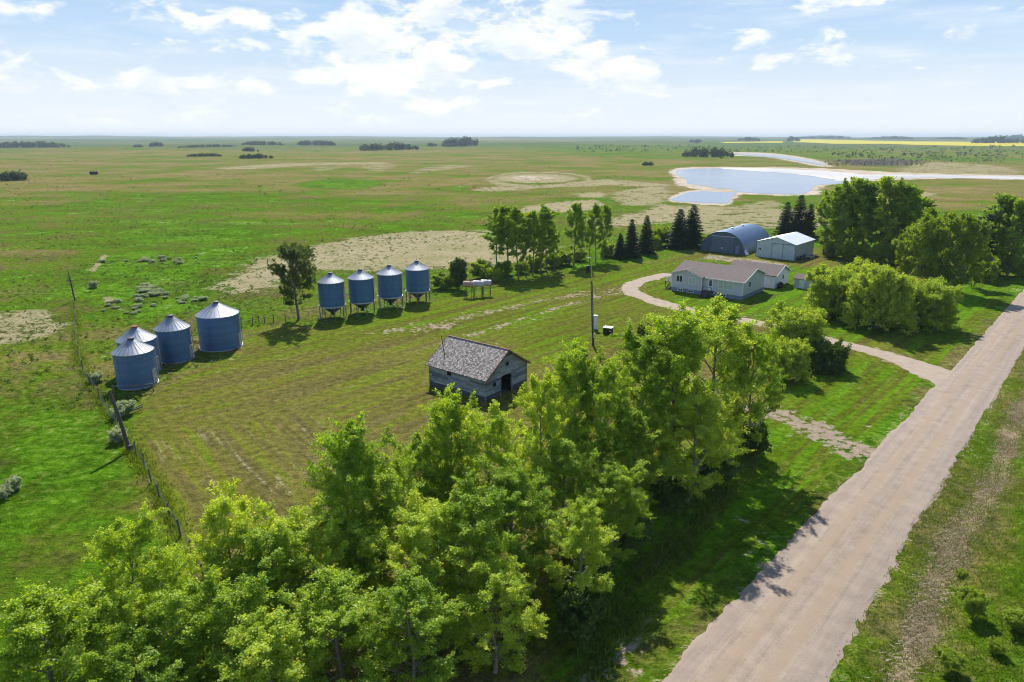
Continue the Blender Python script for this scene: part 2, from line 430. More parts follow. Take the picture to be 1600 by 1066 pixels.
    Z = Z + ditch
    V = np.stack([X, Y, Z], 1)
    V = np.concatenate([V, [[0, 0, 0]]]); 
    for k in att: att[k] = np.append(att[k], att['lush'][0] if k == 'lush' else 0)
    ed = np.append(ed, 0); w_ = np.append(w_, 0)
    i = np.arange(nr - 1)[:, None]; j = np.arange(na)[None, :]; j2 = (j + 1) % na
    q = np.stack([i * na + j, i * na + j2, (i + 1) * na + j2, (i + 1) * na + j], -1).reshape(-1, 4)[:, ::-1]
    me = arr_mesh('ground', V, q, 4, smooth=True)
    # centre fan
    bm = bmesh.new(); bm.from_mesh(me); bm.verts.ensure_lookup_table()
    c = bm.verts[nr * na]
    for k in range(na):
        try: bm.faces.new((c, bm.verts[(k + 1) % na], bm.verts[k])).smooth = True
        except ValueError: pass
    bm.to_mesh(me); bm.free()
    for nm, keys in (('mask_a', ('lush', 'sand', 'mow', 'straw')), ('mask_b', ('dirt', 'reed', 'canola', 'salt'))):
        A = me.attributes.new(nm, 'FLOAT_COLOR', 'POINT')
        A.data.foreach_set('color', np.stack([att[k] for k in keys], 1).astype(np.float32).ravel())
    for nm, v in (('edge', ed), ('windrow', w_)):
        A = me.attributes.new(nm, 'FLOAT', 'POINT'); A.data.foreach_set('value', v.astype(np.float32))
    return tag(link('ground', me), kind='structure')

def mat_ground():
    k = NT('prairie_ground')
    v = k.coord('Object')
    A = k.attr('mask_a'); B = k.attr('mask_b')
    sa = k.n('SeparateColor', {0: A.outputs['Color']}); sb = k.n('SeparateColor', {0: B.outputs['Color']})
    lush, sand, mow, straw = sa.outputs[0], sa.outputs[1], sa.outputs[2], A.outputs['Alpha']
    dirt, reed, canola, salt = sb.outputs[0], sb.outputs[1], sb.outputs[2], B.outputs['Alpha']
    edge = k.attr('edge').outputs['Fac']; windrow = k.attr('windrow').outputs['Fac']
    n50 = k.noise(v, .018, 5, .6); n12 = k.noise(v, .075, 5, .6, .4); n3 = k.noise(v, .34, 5, .62, .3)
    n1 = k.noise(v, 1.3, 5, .65); nf = k.noise(v, 5.5, 4, .7)
    # far fields: stretched sideways so that the prairie reads in bands
    nfar = k.noise(k.mapv(v, scale=(.35, 1, 1)), .006, 6, .6)
    def cen(x, a): return k.math('MULTIPLY', k.math('SUBTRACT', x, .5), a * 2.2)
    # grass
    g = k.math('ADD', lush, k.math('ADD', cen(n12, .95), k.math('ADD', cen(n50, 1.15), cen(n3, .70))))
    nst = k.noise(k.mapv(v, rot=(0, 0, R(8)), scale=(.22, 1, 1)), .05, 6, .68, .4)
    g = k.math('ADD', g, k.math('ADD', cen(nfar, .55), cen(nst, .75)), clamp=True)
    grass = k.ramp(g, [(0, (.195, .160, .062)), (.24, (.150, .146, .036)), (.48, (.092, .138, .011)), (.78, (.062, .138, .006)), (1, (.074, .172, .007))])
    # crop fields and woods beyond the prairie
    fl = k.n('TexVoronoi', {'Vector': k.mapv(v, rot=(0, 0, R(12)), scale=(.0011, .0019, 1)), 'Scale': 1.0, 'Randomness': .75}, voronoi_dimensions='2D')
    fr_ = k.n('SeparateColor', {0: fl.outputs['Color']})
    fcol = k.ramp(fr_.outputs[0], [(.0, (.055, .105, .020)), (.28, (.040, .085, .018)), (.5, (.095, .125, .035)), (.7, (.050, .110, .020)), (.85, (.15, .14, .05)), (1, (.035, .075, .018))])
    dst = k.n('VectorMath', {0: v}, operation='LENGTH').outputs['Value']
    grass = k.mix(k.math('MULTIPLY', k.sm(dst, 1300, 2400), .85), grass, fcol)
    # tufts: light and dark at about a metre
    tf = k.math('ADD', k.math('MULTIPLY', n1, .6), k.math('MULTIPLY', nf, .4))
    grass = k.mix(1.0, grass, k.ramp(tf, [(.38, (.38, .46, .35)), (.5, (.96, .96, .96)), (.62, (1.60, 1.46, 1.40))]), 'MULTIPLY')
    mot = k.math('ADD', k.math('MULTIPLY', n12, .5), k.math('MULTIPLY', n3, .5))
    grass = k.mix(1.0, grass, k.ramp(mot, [(.36, (.50, .60, .50)), (.5, (1, 1, 1)), (.64, (1.42, 1.28, 1.35))]), 'MULTIPLY')
    # dry seed heads
    grass = k.mix(k.math('MULTIPLY', k.sm(k.math('ADD', nst, cen(n1, .5)), .56, .74), .40), grass, (.24, .20, .085))
    # mown rounds follow the yard edge
    xy = k.n('SeparateXYZ', {0: v})
    mv = k.n('CombineXYZ', {0: edge, 1: k.math('MULTIPLY', xy.outputs[0], .045), 2: k.math('MULTIPLY', xy.outputs[1], .045)}).outputs[0]
    st = k.noise(mv, .70, 4, .62, .15); st2 = k.noise(mv, 1.9, 5, .7, .1)
    mg = k.math('ADD', lush, k.math('ADD', cen(st, .85), k.math('ADD', cen(n50, .40), k.math('ADD', cen(n12, .22), cen(st2, 1.0)))), clamp=True)
    mown = k.ramp(mg, [(0, (.168, .146, .048)), (.22, (.146, .143, .029)), (.45, (.124, .148, .017)), (.75, (.100, .168, .009)), (1, (.082, .185, .007))])
    mown = k.mix(1.0, mown, k.ramp(tf, [(.38, (.52, .57, .50)), (.5, (.97, .97, .97)), (.62, (1.46, 1.38, 1.30))]), 'MULTIPLY')
    mown = k.mix(1.0, mown, k.ramp(k.math('ADD', k.math('MULTIPLY', st, .55), k.math('MULTIPLY', st2, .45)), [(.40, (.66, .68, .60)), (.5, (.94, .93, .92)), (.60, (1.22, 1.14, 1.20))]), 'MULTIPLY')
    wr = k.math('MULTIPLY', k.sm(k.math('ADD', k.noise(mv, 1.35, 4, .6, .25), k.math('ADD', cen(nf, .25), cen(n3, .12))), .57, .70), k.math('MULTIPLY', k.math('ADD', windrow, .30), k.sm(n1, .35, .6)))
    mown = k.mix(k.math('MULTIPLY', wr, .75), mown, (.33, .29, .17))
    col = k.mix(k.sm(k.math('ADD', mow, cen(n1, .5)), .35, .65), grass, mown)
    # scrubby reeds, canola
    col = k.mix(k.sm(k.math('ADD', reed, cen(n12, .9)), .4, .6), col, (.085, .080, .062))
    col = k.mix(k.sm(k.math('ADD', canola, cen(n50, .2)), .4, .6), col, (.46, .40, .030))
    # sand, salt
    edgy = k.math('ADD', cen(n12, .75), k.math('ADD', cen(n3, .65), cen(n1, .50)))
    sandc = k.ramp(k.math('ADD', k.math('MULTIPLY', n3, .5), k.math('MULTIPLY', nf, .5)), [(.30, (.205, .175, .090)), (.5, (.325, .275, .165)), (.72, (.44, .38, .25))])
    sandc = k.mix(k.math('MULTIPLY', k.sm(k.math('ADD', n12, k.math('ADD', cen(n1, .6), cen(n3, .5))), .48, .68), .75), sandc, (.17, .175, .06))
    col = k.mix(k.sm(k.math('ADD', sand, edgy), .42, .66), col, sandc)
    saltc = k.ramp(k.math('ADD', k.math('MULTIPLY', n12, .5), k.math('MULTIPLY', n3, .5)), [(.32, (.27, .215, .15)), (.5, (.42, .355, .27)), (.68, (.55, .49, .41))])
    col = k.mix(k.sm(k.math('ADD', salt, k.math('MULTIPLY', edgy, .95)), .36, .62), col, saltc)
    # straw and worn earth
    sl = k.noise(k.mapv(v, rot=(0, 0, R(20)), scale=(1, 3.5, 1)), 1.6, 5, .7, .5)
    strawc = k.ramp(sl, [(.3, (.19, .142, .072)), (.55, (.33, .255, .15)), (.75, (.47, .385, .25))])
    col = k.mix(k.sm(k.math('ADD', straw, k.math('ADD', cen(sl, 1.0), cen(n3, .6))), .50, .78), col, strawc)
    dirtc = k.ramp(tf, [(.3, (.20, .15, .10)), (.7, (.42, .335, .25))])
    col = k.mix(k.sm(k.math('ADD', dirt, k.math('ADD', cen(n1, .9), cen(n3, .7))), .42, .68), col, dirtc)
    hgt = k.math('ADD', k.math('MULTIPLY', n1, .55), k.math('MULTIPLY', nf, .45))
    hgt = k.math('ADD', hgt, k.math('MULTIPLY', n3, .8))
    bm = k.bump(hgt, .95, .5)
    return k.bsdf(col, 1.0, 0, bm, .0)
M['ground'] = mat_ground()
ground = build_ground(); ground.data.materials.append(M['ground'])

# ------------------------------------------------------------------ road, driveway
def mat_gravel(name, lo, hi, along):
    k = NT(name); v = k.coord('Object')
    rv = k.mapv(v, rot=(0, 0, -math.atan2(ROAD_D[1], ROAD_D[0])))           # x along the road
    n = k.noise(v, 14, 3, .8); n1 = k.noise(v, .8, 5, .6)
    f = k.math('ADD', k.math('MULTIPLY', n, .45), k.math('MULTIPLY', n1, .35))
    if along:
        s = k.noise(k.mapv(rv, scale=(.02, 1, 1)), 1.5, 4, .6); s2 = k.noise(k.mapv(rv, scale=(.05, 1, 1)), 5, 3, .6)
        f = k.math('ADD', f, k.math('ADD', k.math('MULTIPLY', s, .35), k.math('MULTIPLY', s2, .12)))
        f = k.math('SUBTRACT', f, .06)
    else: f = k.math('ADD', f, .12)
    col = k.ramp(f, [(.38, lo), (.52, tuple((a + b) / 2 for a, b in zip(lo, hi))), (.66, hi)])
    if along:
        t = k.attr('lane').outputs['Fac']
        col = k.mix(k.math('MULTIPLY', k.sm(t, .2, .8), .75), col, (.285, .215, .152))
        gr = k.sm(k.math('ADD', t, k.math('MULTIPLY', n, .2)), .05, .35)
        col = k.mix(k.math('MULTIPLY', k.math('SUBTRACT', 1.0, gr), .35), col, (.25, .205, .175))
    return k.bsdf(col, .95, 0, k.bump(k.math('ADD', n, k.math('MULTIPLY', n1, .5)), .55, .06), .15)
M['road'] = mat_gravel('gravel_road', (.155, .120, .092), (.335, .265, .203), True)
M['drive'] = mat_gravel('gravel_drive', (.235, .185, .138), (.395, .32, .24), False)

def ribbon(name, line, hw, mat, crown=.10, step=.35, seed=3, lane=False, jit=.1):
    rng = np.random.RandomState(seed)
    L = np.asarray(line, float)
    if len(L) > 2:                                            # smooth open curve
        Q = []
        for i in range(len(L) - 1):
            a, b, c, d = L[max(i - 1, 0)], L[i], L[i + 1], L[min(i + 2, len(L) - 1)]
            for t in np.linspace(0, 1, 8, endpoint=False):
                Q.append(.5 * (2 * b + (c - a) * t + (2 * a - 5 * b + 4 * c - d) * t * t + (3 * b - a - 3 * c + d) * t ** 3))
        L = np.array(Q + [L[-1]])
    seg = np.hypot(*np.diff(L, axis=0).T); cum = np.concatenate([[0], np.cumsum(seg)])
    ss = [0.0]
    while ss[-1] < cum[-1]: ss.append(ss[-1] + max(step, ss[-1] * .004))
    ss = np.array(ss); ss[-1] = cum[-1]
    C = np.stack([np.interp(ss, cum, L[:, 0]), np.interp(ss, cum, L[:, 1])], 1)
    T = np.gradient(C, axis=0); T /= np.linalg.norm(T, axis=1)[:, None]; Nn = np.stack([T[:, 1], -T[:, 0]], 1)
    prof = np.array([-1.12, -1.0, -.9, -.75, -.55, -.32, -.1, .12, .34, .56, .76, .9, 1.0, 1.12])
    V = []; lanes = []
    def lf(n, per): # smooth random along the length
        x = rng.randn(n + 8); kx = np.hanning(per); return np.convolve(x, kx / np.sqrt((kx ** 2).sum()), 'same')[4:n + 4]
    for i, p in enumerate(prof):
        j = (lf(len(ss), 25) * jit + lf(len(ss), 5) * jit * .8) * (abs(p) ** 3)
        w = hw if not hasattr(hw, '__len__') else np.interp(ss / cum[-1], np.linspace(0, 1, len(hw)), hw)
        off = p * w + j
        Q = C + Nn * off[:, None]
        edge = 1.12 - abs(p)
        z = terrain(Q[:, 0], Q[:, 1]) + crown * (1 - min(1, abs(p)) ** 2 * .75) - (.075 if abs(p) > 1.05 else 0)
        V.append(np.stack([Q[:, 0], Q[:, 1], z], 1))
        ln = math.exp(-((abs(p + .02) - .36) / .16) ** 2) * .9 + math.exp(-((p) / .1) ** 2) * .15
        if abs(p) >= .9: ln = 0
        lanes.append(np.full(len(ss), ln))
    m = len(ss); V = np.concatenate(V); lanes = np.concatenate(lanes)
    n = len(prof); i = np.arange(n - 1)[:, None]; j = np.arange(m - 1)[None, :]
    q = np.stack([i * m + j, i * m + j + 1, (i + 1) * m + j + 1, (i + 1) * m + j], -1).reshape(-1, 4)[:, ::-1]
    me = arr_mesh(name, V, q, 4, mat)
    if lane: a = me.attributes.new('lane', 'FLOAT', 'POINT'); a.data.foreach_set('value', lanes.astype(np.float32))
    return tag(link(name, me), kind='structure')
ribbon('road', [ROAD_A - ROAD_D * 60, ROAD_A + ROAD_D * 1400], [float(np.interp(q, (0, 95), (3.05, 2.45))) for q in np.linspace(-60, 1400, 200)], M['road'], .12, .35, 5, True, .09)
ribbon('driveway', DRIVE, [3.4, 2.7, 1.8, 1.5, 1.4, 1.4, 1.45, 1.5, 1.5, 1.5, 1.5, 1.6, 1.7, 1.5, 1.5, 1.4], M['drive'], .05, .4, 9, False, .22)

# ------------------------------------------------------------------ water
def mat_water():
    k = NT('slough_water'); v = k.coord('Object')
    n = k.noise(k.mapv(v, scale=(.3, 1, 1)), .5, 4, .6); n2 = k.noise(k.mapv(v, scale=(.25, 1, 1)), .012, 3, .5)
    col = k.ramp(n2, [(.35, (.06, .105, .20)), (.65, (.17, .21, .27))])
    return k.bsdf(col, k.math('ADD', .06, k.math('MULTIPLY', n2, .14)), 0, k.bump(n, .16, .3), .5, **{'IOR': 1.33})
M['water'] = mat_water()
def sheet(name, poly, z, mat, label=None):
    bm = bmesh.new(); vs = [bm.verts.new((x, y, float(terrain(x, y)) * 0 + z)) for x, y in poly]
    bm.faces.new(vs); bmesh.ops.triangulate(bm, faces=bm.faces[:]); bmesh.ops.recalc_face_normals(bm, faces=bm.faces)
    for f in bm.faces:
        if f.normal.z < 0: f.normal_flip()
    me = bpy.data.meshes.new(name); bm.to_mesh(me); bm.free(); me.materials.append(mat)
    return tag(link(name, me), kind='structure')
def wob(poly, amp, seed):
    r = np.random.RandomState(seed); P = np.array(poly); n = len(P)
    return P + r.randn(n, 2) * amp
w1 = pix((1056, 267.5), (1066, 265), (1090, 263.5), (1150, 263.5), (1200, 264.5), (1250, 266), (1300, 269.5), (1345, 273.5), (1420, 274.5), (1520, 276), (1640, 278.5), (1640, 281), (1500, 278), (1400, 278.5), (1352, 282), (1330, 286), (1275, 290), (1268, 297), (1250, 303.5), (1200, 303), (1150, 300.5), (1150, 299), (1100, 295), (1125, 297), (1146, 297), (1140, 294.5), (1110, 293), (1082, 290), (1066, 287), (1070, 281), (1062, 276))
w1 = pix((1056, 267.5), (1066, 265), (1090, 263.5), (1150, 263.5), (1200, 264.5), (1250, 266), (1300, 269.5), (1345, 273.5), (1420, 274.5), (1520, 276), (1640, 278.5), (1640, 281), (1500, 278), (1400, 278.5), (1352, 282), (1330, 286), (1275, 290), (1268, 297), (1250, 303.5), (1200, 303), (1155, 300), (1140, 295.5), (1118, 294.5), (1105, 291), (1090, 289.5), (1074, 286.5), (1072, 281), (1062, 276))
sheet('pond_water', smooth_poly(w1, 5), .06, M['water'])
sheet('slough_water', smooth_poly(pix((1049, 311.5), (1060, 307), (1074, 301), (1100, 299), (1130, 300.5), (1151, 301), (1144, 309), (1138, 317), (1120, 318), (1085, 316.5), (1058, 315)), 5), .05, M['water'])
sheet('creek_water', smooth_poly(pix((1145, 241), (1165, 240.2), (1190, 241), (1225, 244), (1258, 249.5), (1290, 257.5), (1280, 257.8), (1250, 252.5), (1215, 247), (1180, 244)), 4), .3, M['water'])

def mat_salt():
    k = NT('wet_salt_crust'); v = k.coord('Object'); n = k.noise(k.mapv(v, scale=(.4, 1, 1)), .03, 5, .65); n2 = k.noise(v, .3, 4, .6)
    col = k.ramp(k.math('ADD', k.math('MULTIPLY', n, .7), k.math('MULTIPLY', n2, .3)), [(.36, (.27, .26, .255)), (.5, (.41, .38, .355)), (.64, (.50, .46, .425))])
    return k.bsdf(col, k.math('ADD', .25, k.math('MULTIPLY', n, .5)), 0, None, .4)
M['salt'] = mat_salt()
sheet('salt_flat', wob(smooth_poly(pix((1120, 262.8), (1200, 263.4), (1300, 268.3), (1345, 272.6), (1420, 273.4), (1520, 275), (1640, 277.6), (1640, 281.2), (1500, 278.3), (1400, 279), (1352, 282.2), (1318, 283.5), (1290, 279), (1240, 272), (1180, 267.6)), 5), 1.6, 4), .10, M['salt'])

# ------------------------------------------------------------------ trees
def rot_to(d, spread, rng):
    """unit vectors around direction d"""
    v = rng.randn(3) * spread + d
    return v / np.linalg.norm(v)
ENV = {'poplar': lambda t: (np.sin(math.pi * np.clip(t, 0, 1) ** .75) ** .75) * (1.05 - .45 * t) + .08,
       'dome': lambda t: max(0., 1 - t * .97) ** .55 + .04,
       'round': lambda t: (np.sin(math.pi * (np.clip(t, 0, 1) * .86 + .1)) ** .6),
       'slim': lambda t: .55 + .45 * np.sin(math.pi * np.clip(t, 0, 1)) if t < .9 else .45}
def grow(seed, h, rad, cb, env='poplar', stems=1, limbs=26, subs=5, up=.5, splay=0.0, tr=.16, density=90, leaf=.16, clr=.42, lean=.03, name='tree', trunk_mat=None, leaf_mat=None, shell=0, aspect=1.3):
    """returns (trunk mesh, crown mesh)"""
    rng = np.random.RandomState(seed); E_ = ENV[env]
    wood = MB(); CL = []
    for s in range(stems):
        az0 = 2 * math.pi * (s + rng.rand() * .7) / stems
        sp = splay * rad * (0.35 + .75 * rng.rand()) if stems > 1 else lean * h * rng.randn()
        hh = h * (1 - (.32 * rng.rand() if stems > 1 else 0)) * (1 - .22 * (sp / max(rad, .1)) ** 2 if stems > 1 else 1)
        n = 8; tp = []
        base = np.array([math.cos(az0), math.sin(az0), 0]) * (.25 * min(1, rad / 3) if stems > 1 else 0)
        wobx = rng.randn(n, 2).cumsum(0) * h * .007
        for i in range(n):
            t = i / (n - 1)
            p = base + np.array([math.cos(az0), math.sin(az0), 0]) * sp * (t ** .8) + np.array([wobx[i, 0], wobx[i, 1], hh * .965 * t])
            tp.append(p)
        tp = np.array(tp); tp[0, 2] = -.15
        r0 = tr * (1 if stems == 1 else .65)
        wood.tube([tuple(p) for p in tp], [r0 * (1 - .88 * (i / (n - 1))) * (1.25 if i == 0 else 1) for i in range(n)], 7)
        ga = rng.rand() * 6.28
        nl = max(4, limbs // (stems if stems > 1 else 1))
        for li in range(nl):
            tt = cb + (.98 - cb) * ((li + rng.rand() * .9) / nl) ** .9
            p0 = np.array([np.interp(tt, np.linspace(0, 1, n), tp[:, c]) for c in range(3)])
            tc = (tt - cb) / (1 - cb)
            ga += 2.4 + rng.randn() * .4
            el = up + .55 * tc + rng.randn() * .13
            e = rad * E_(tc) * (.70 + .42 * rng.rand()) * (1 if stems == 1 else .55)
            ln = max(.35, e / max(.35, math.cos(min(el, 1.15))))
            ln = min(ln, (h * 1.03 - p0[2]) / max(.25, math.sin(min(max(el, .1), 1.3))) if el > .1 else ln); ln = max(ln, .3)
            d = np.array([math.cos(ga) * math.cos(el), math.sin(ga) * math.cos(el), math.sin(el)])
            pts = [p0 + d * ln * q + np.array([0, 0, .10 * ln * q * q]) + rng.randn(3) * ln * .025 * (q > 0) for q in (0, .3, .6, .85, 1.0)]
            r1 = r0 * (.42 * (1 - tt) + .10)
            wood.tube([tuple(p) for p in pts], [r1, r1 * .75, r1 * .5, r1 * .3, r1 * .12], 5, False)
            CL.append((pts[2], pts[3], .8)); CL.append((pts[3], pts[-1] + d * .15, 1.1))
            for sb in range(subs):
                q = .28 + .68 * (sb + rng.rand()) / subs
                ps = np.array([np.interp(q, (0, .3, .6, .85, 1.0), [p[c] for p in pts]) for c in range(3)])
                ds = rot_to(d + np.array([0, 0, .15]), .55, rng)
                l2 = ln * (.22 + .22 * rng.rand()) * (1.25 - q * .5) + .15
                pe = ps + ds * l2
                wood.tube([tuple(ps), tuple(ps + ds * l2 * .5 + rng.randn(3) * .03), tuple(pe)], [r1 * .32, r1 * .22, r1 * .08], 4, False)
                CL.append((ps + ds * l2 * .25, pe, 1.0))
                for tw in range(3):
                    f_ = .25 + .75 * rng.rand(); p2 = ps + ds * l2 * f_
                    d2 = rot_to(ds + np.array([0, 0, .12]), .65, rng); l3 = l2 * (.28 + .35 * rng.rand()) + .12
                    CL.append((p2, p2 + d2 * l3, 1.05))
                    if rng.rand() < .12: wood.tube([tuple(p2), tuple(p2 + d2 * l3 * 1.15)], [.012, .005], 3, False)
    for _ in range(shell):
        a_ = rng.rand() * 6.28; zz = rng.rand() ** .8
        dv = np.array([math.cos(a_) * math.sqrt(1 - zz * zz), math.sin(a_) * math.sqrt(1 - zz * zz), zz])
        bump_ = 1 + .10 * math.sin(3 * a_ + seed) * math.cos(4 * zz + a_) + .06 * rng.randn()
        p = dv * np.array([rad, rad, h]) * .93 * bump_; p[2] = max(p[2], .15)
        CL.append((p - dv * rad * .14, p + dv * rad * .04 + rng.randn(3) * .12, 1.3))
    A0 = np.array([c[0] for c in CL]); A1 = np.array([c[1] for c in CL]); wgt = np.array([c[2] for c in CL])
    K = len(A0); LN_ = np.linalg.norm(A1 - A0, axis=1)
    cnt = np.maximum(2, rng.poisson(density * wgt * LN_ * (.45 + 1.1 * rng.rand(K)))).astype(int)
    idx = np.repeat(np.arange(K), cnt); n = len(idx)
    C0 = A1
    off = rng.randn(n, 3); off[:, 2] *= .8
    u_ = rng.rand(n, 1) ** .8
    pos = A0[idx] + (A1 - A0)[idx] * u_ + off * (clr * .34) * (.6 + .8 * rng.rand(K))[idx][:, None] * (1.1 - .4 * u_)
    pos[:, 2] = np.maximum(pos[:, 2], .08)
    off /= np.linalg.norm(off, axis=1)[:, None] + 1e-6
    axis = np.array([C0[:, 0].mean(), C0[:, 1].mean()])
    outw = np.concatenate([pos[:, :2] - axis, np.zeros((n, 1))], 1); outw /= np.linalg.norm(outw, axis=1)[:, None] + 1e-6
    nrm = rng.randn(n, 3) * .75 + off * .5 + outw * .35 + np.array([0, 0, .55])
    nrm /= np.linalg.norm(nrm, axis=1)[:, None]
    tcl = np.clip(rng.rand(K) * .55 + .45 * rng.rand(), 0, 1) * .8 + .1
    tint = tcl[idx]
    crown = leaf_quads(name + '_crown', pos, nrm, leaf * (.65 + .7 * rng.rand(n)), tint, rng, aspect, leaf_mat)
    return wood, crown
def leaf_quads(name, pos, nrm, size, tint, rng, aspect=1.3, mat=None):
    n = len(pos)
    t = rng.randn(n, 3); t -= nrm * (t * nrm).sum(1)[:, None]; t /= np.linalg.norm(t, axis=1)[:, None] + 1e-9
    b = np.cross(nrm, t)
    L = (size * aspect / 2)[:, None]; w = (size / 2)[:, None]
    V = np.stack([pos + t * L, pos + b * w + nrm * w * .25 + t * L * .1, pos - t * L, pos - b * w + nrm * w * .25 + t * L * .1], 1).reshape(-1, 3)
    return arr_mesh(name, V, np.arange(4 * n).reshape(-1, 4), 4, mat, np.repeat(tint, 4))
def wood_mesh(wood, name, mat):
    me = bpy.data.meshes.new(name); me.from_pydata(wood.v, [], wood.f)
    me.polygons.foreach_set('use_smooth', [True] * len(wood.f)); me.materials.append(mat); me.update(); return me
class Kind:
    """a grown tree shape; place() makes a thing with its own trunk and crown objects"""
    def __init__(s, seed, h, wood_mat, leaf_mat, **kw):
        s.h = h
        w, s.crown = grow(seed, h, leaf_mat=leaf_mat, **kw)
        s.trunk = wood_mesh(w, 'trunk', wood_mat)
def spruce_kind(seed, h, rad, wood_mat, leaf_mat):
    rng = np.random.RandomState(seed); k = Kind.__new__(Kind); k.h = h
    w = MB(); w.tube([(0, 0, -.1), (0, 0, h * .5), (0, 0, h * .98)], [h * .014, h * .009, .015], 6)
    pos = []; nr = []; tg = []; ln = []; tint = []
    z = h * .05
    while z < h * .985:
        t = z / h; nb = int(7 + 3 * (1 - t)); a0 = rng.rand() * 6.28
        for b in range(nb):
            a = a0 + 2 * math.pi * (b + rng.rand() * .5) / nb
            L = rad * ((1 - t) ** .82) * (.72 + .42 * rng.rand()) + .12
            dr = -.22 - .25 * (1 - t) * rng.rand() + .35 * t
            d = np.array([math.cos(a), math.sin(a), dr]); sd = np.array([-math.sin(a), math.cos(a), 0])
            if L > .9: w.tube([(0, 0, z), tuple(d * L * .9 + [0, 0, z])], [.03, .008], 3, False)
            m = int(6 + L * 9); br = rng.rand()
            for q in range(m):
                f = (q + .6) / m
                p = d * L * f + np.array([0, 0, z + .10 * L * f * f])
                s_ = rng.choice([-1, 1]) * rng.rand(); wd = (1 - f * .75) * L * .32
                p = p + sd * s_ * wd + np.array([0, 0, -.12 * abs(s_) * wd - .05 * rng.rand()])
                tv = d + sd * s_ * .9 + rng.randn(3) * .2; tv /= np.linalg.norm(tv)
                nv = np.array([d[0] * .25, d[1] * .25, 1.0]) + rng.randn(3) * .35; nv -= tv * (nv @ tv); nv /= np.linalg.norm(nv)
                pos.append(p); nr.append(nv); tg.append(tv); ln.append((.26 + .22 * rng.rand()) * (.75 + .5 * (1 - t))); tint.append(br * .7 + .3 * rng.rand())
        z += .24 + .22 * (1 - t) * rng.rand()
    pos, nr, tg, ln = np.array(pos), np.array(nr), np.array(tg), np.array(ln)[:, None]
    b = np.cross(nr, tg)
    V = np.stack([pos + tg * ln, pos + b * ln * .38, pos - tg * ln * .7, pos - b * ln * .38], 1).reshape(-1, 3)
    k.crown = arr_mesh('spruce_crown', V, np.arange(len(V)).reshape(-1, 4), 4, leaf_mat, np.repeat(tint, 4))
    k.trunk = wood_mesh(w, 'trunk', wood_mat); return k

RND = random.Random(5)
TN = {}
def plant(kind, name, label, cat, x, y, h, group=None, wide=1.0, rz=None, crown_name='crown', trunk_name='trunk'):
    o = empty(name, label, cat, (x, y, float(terrain(x, y))), RND.uniform(0, 6.28) if rz is None else rz, group)
    s = h / kind.h; o.scale = (s * wide, s * wide, s)
    link(trunk_name, kind.trunk, o); link(crown_name, kind.crown, o)
    return o

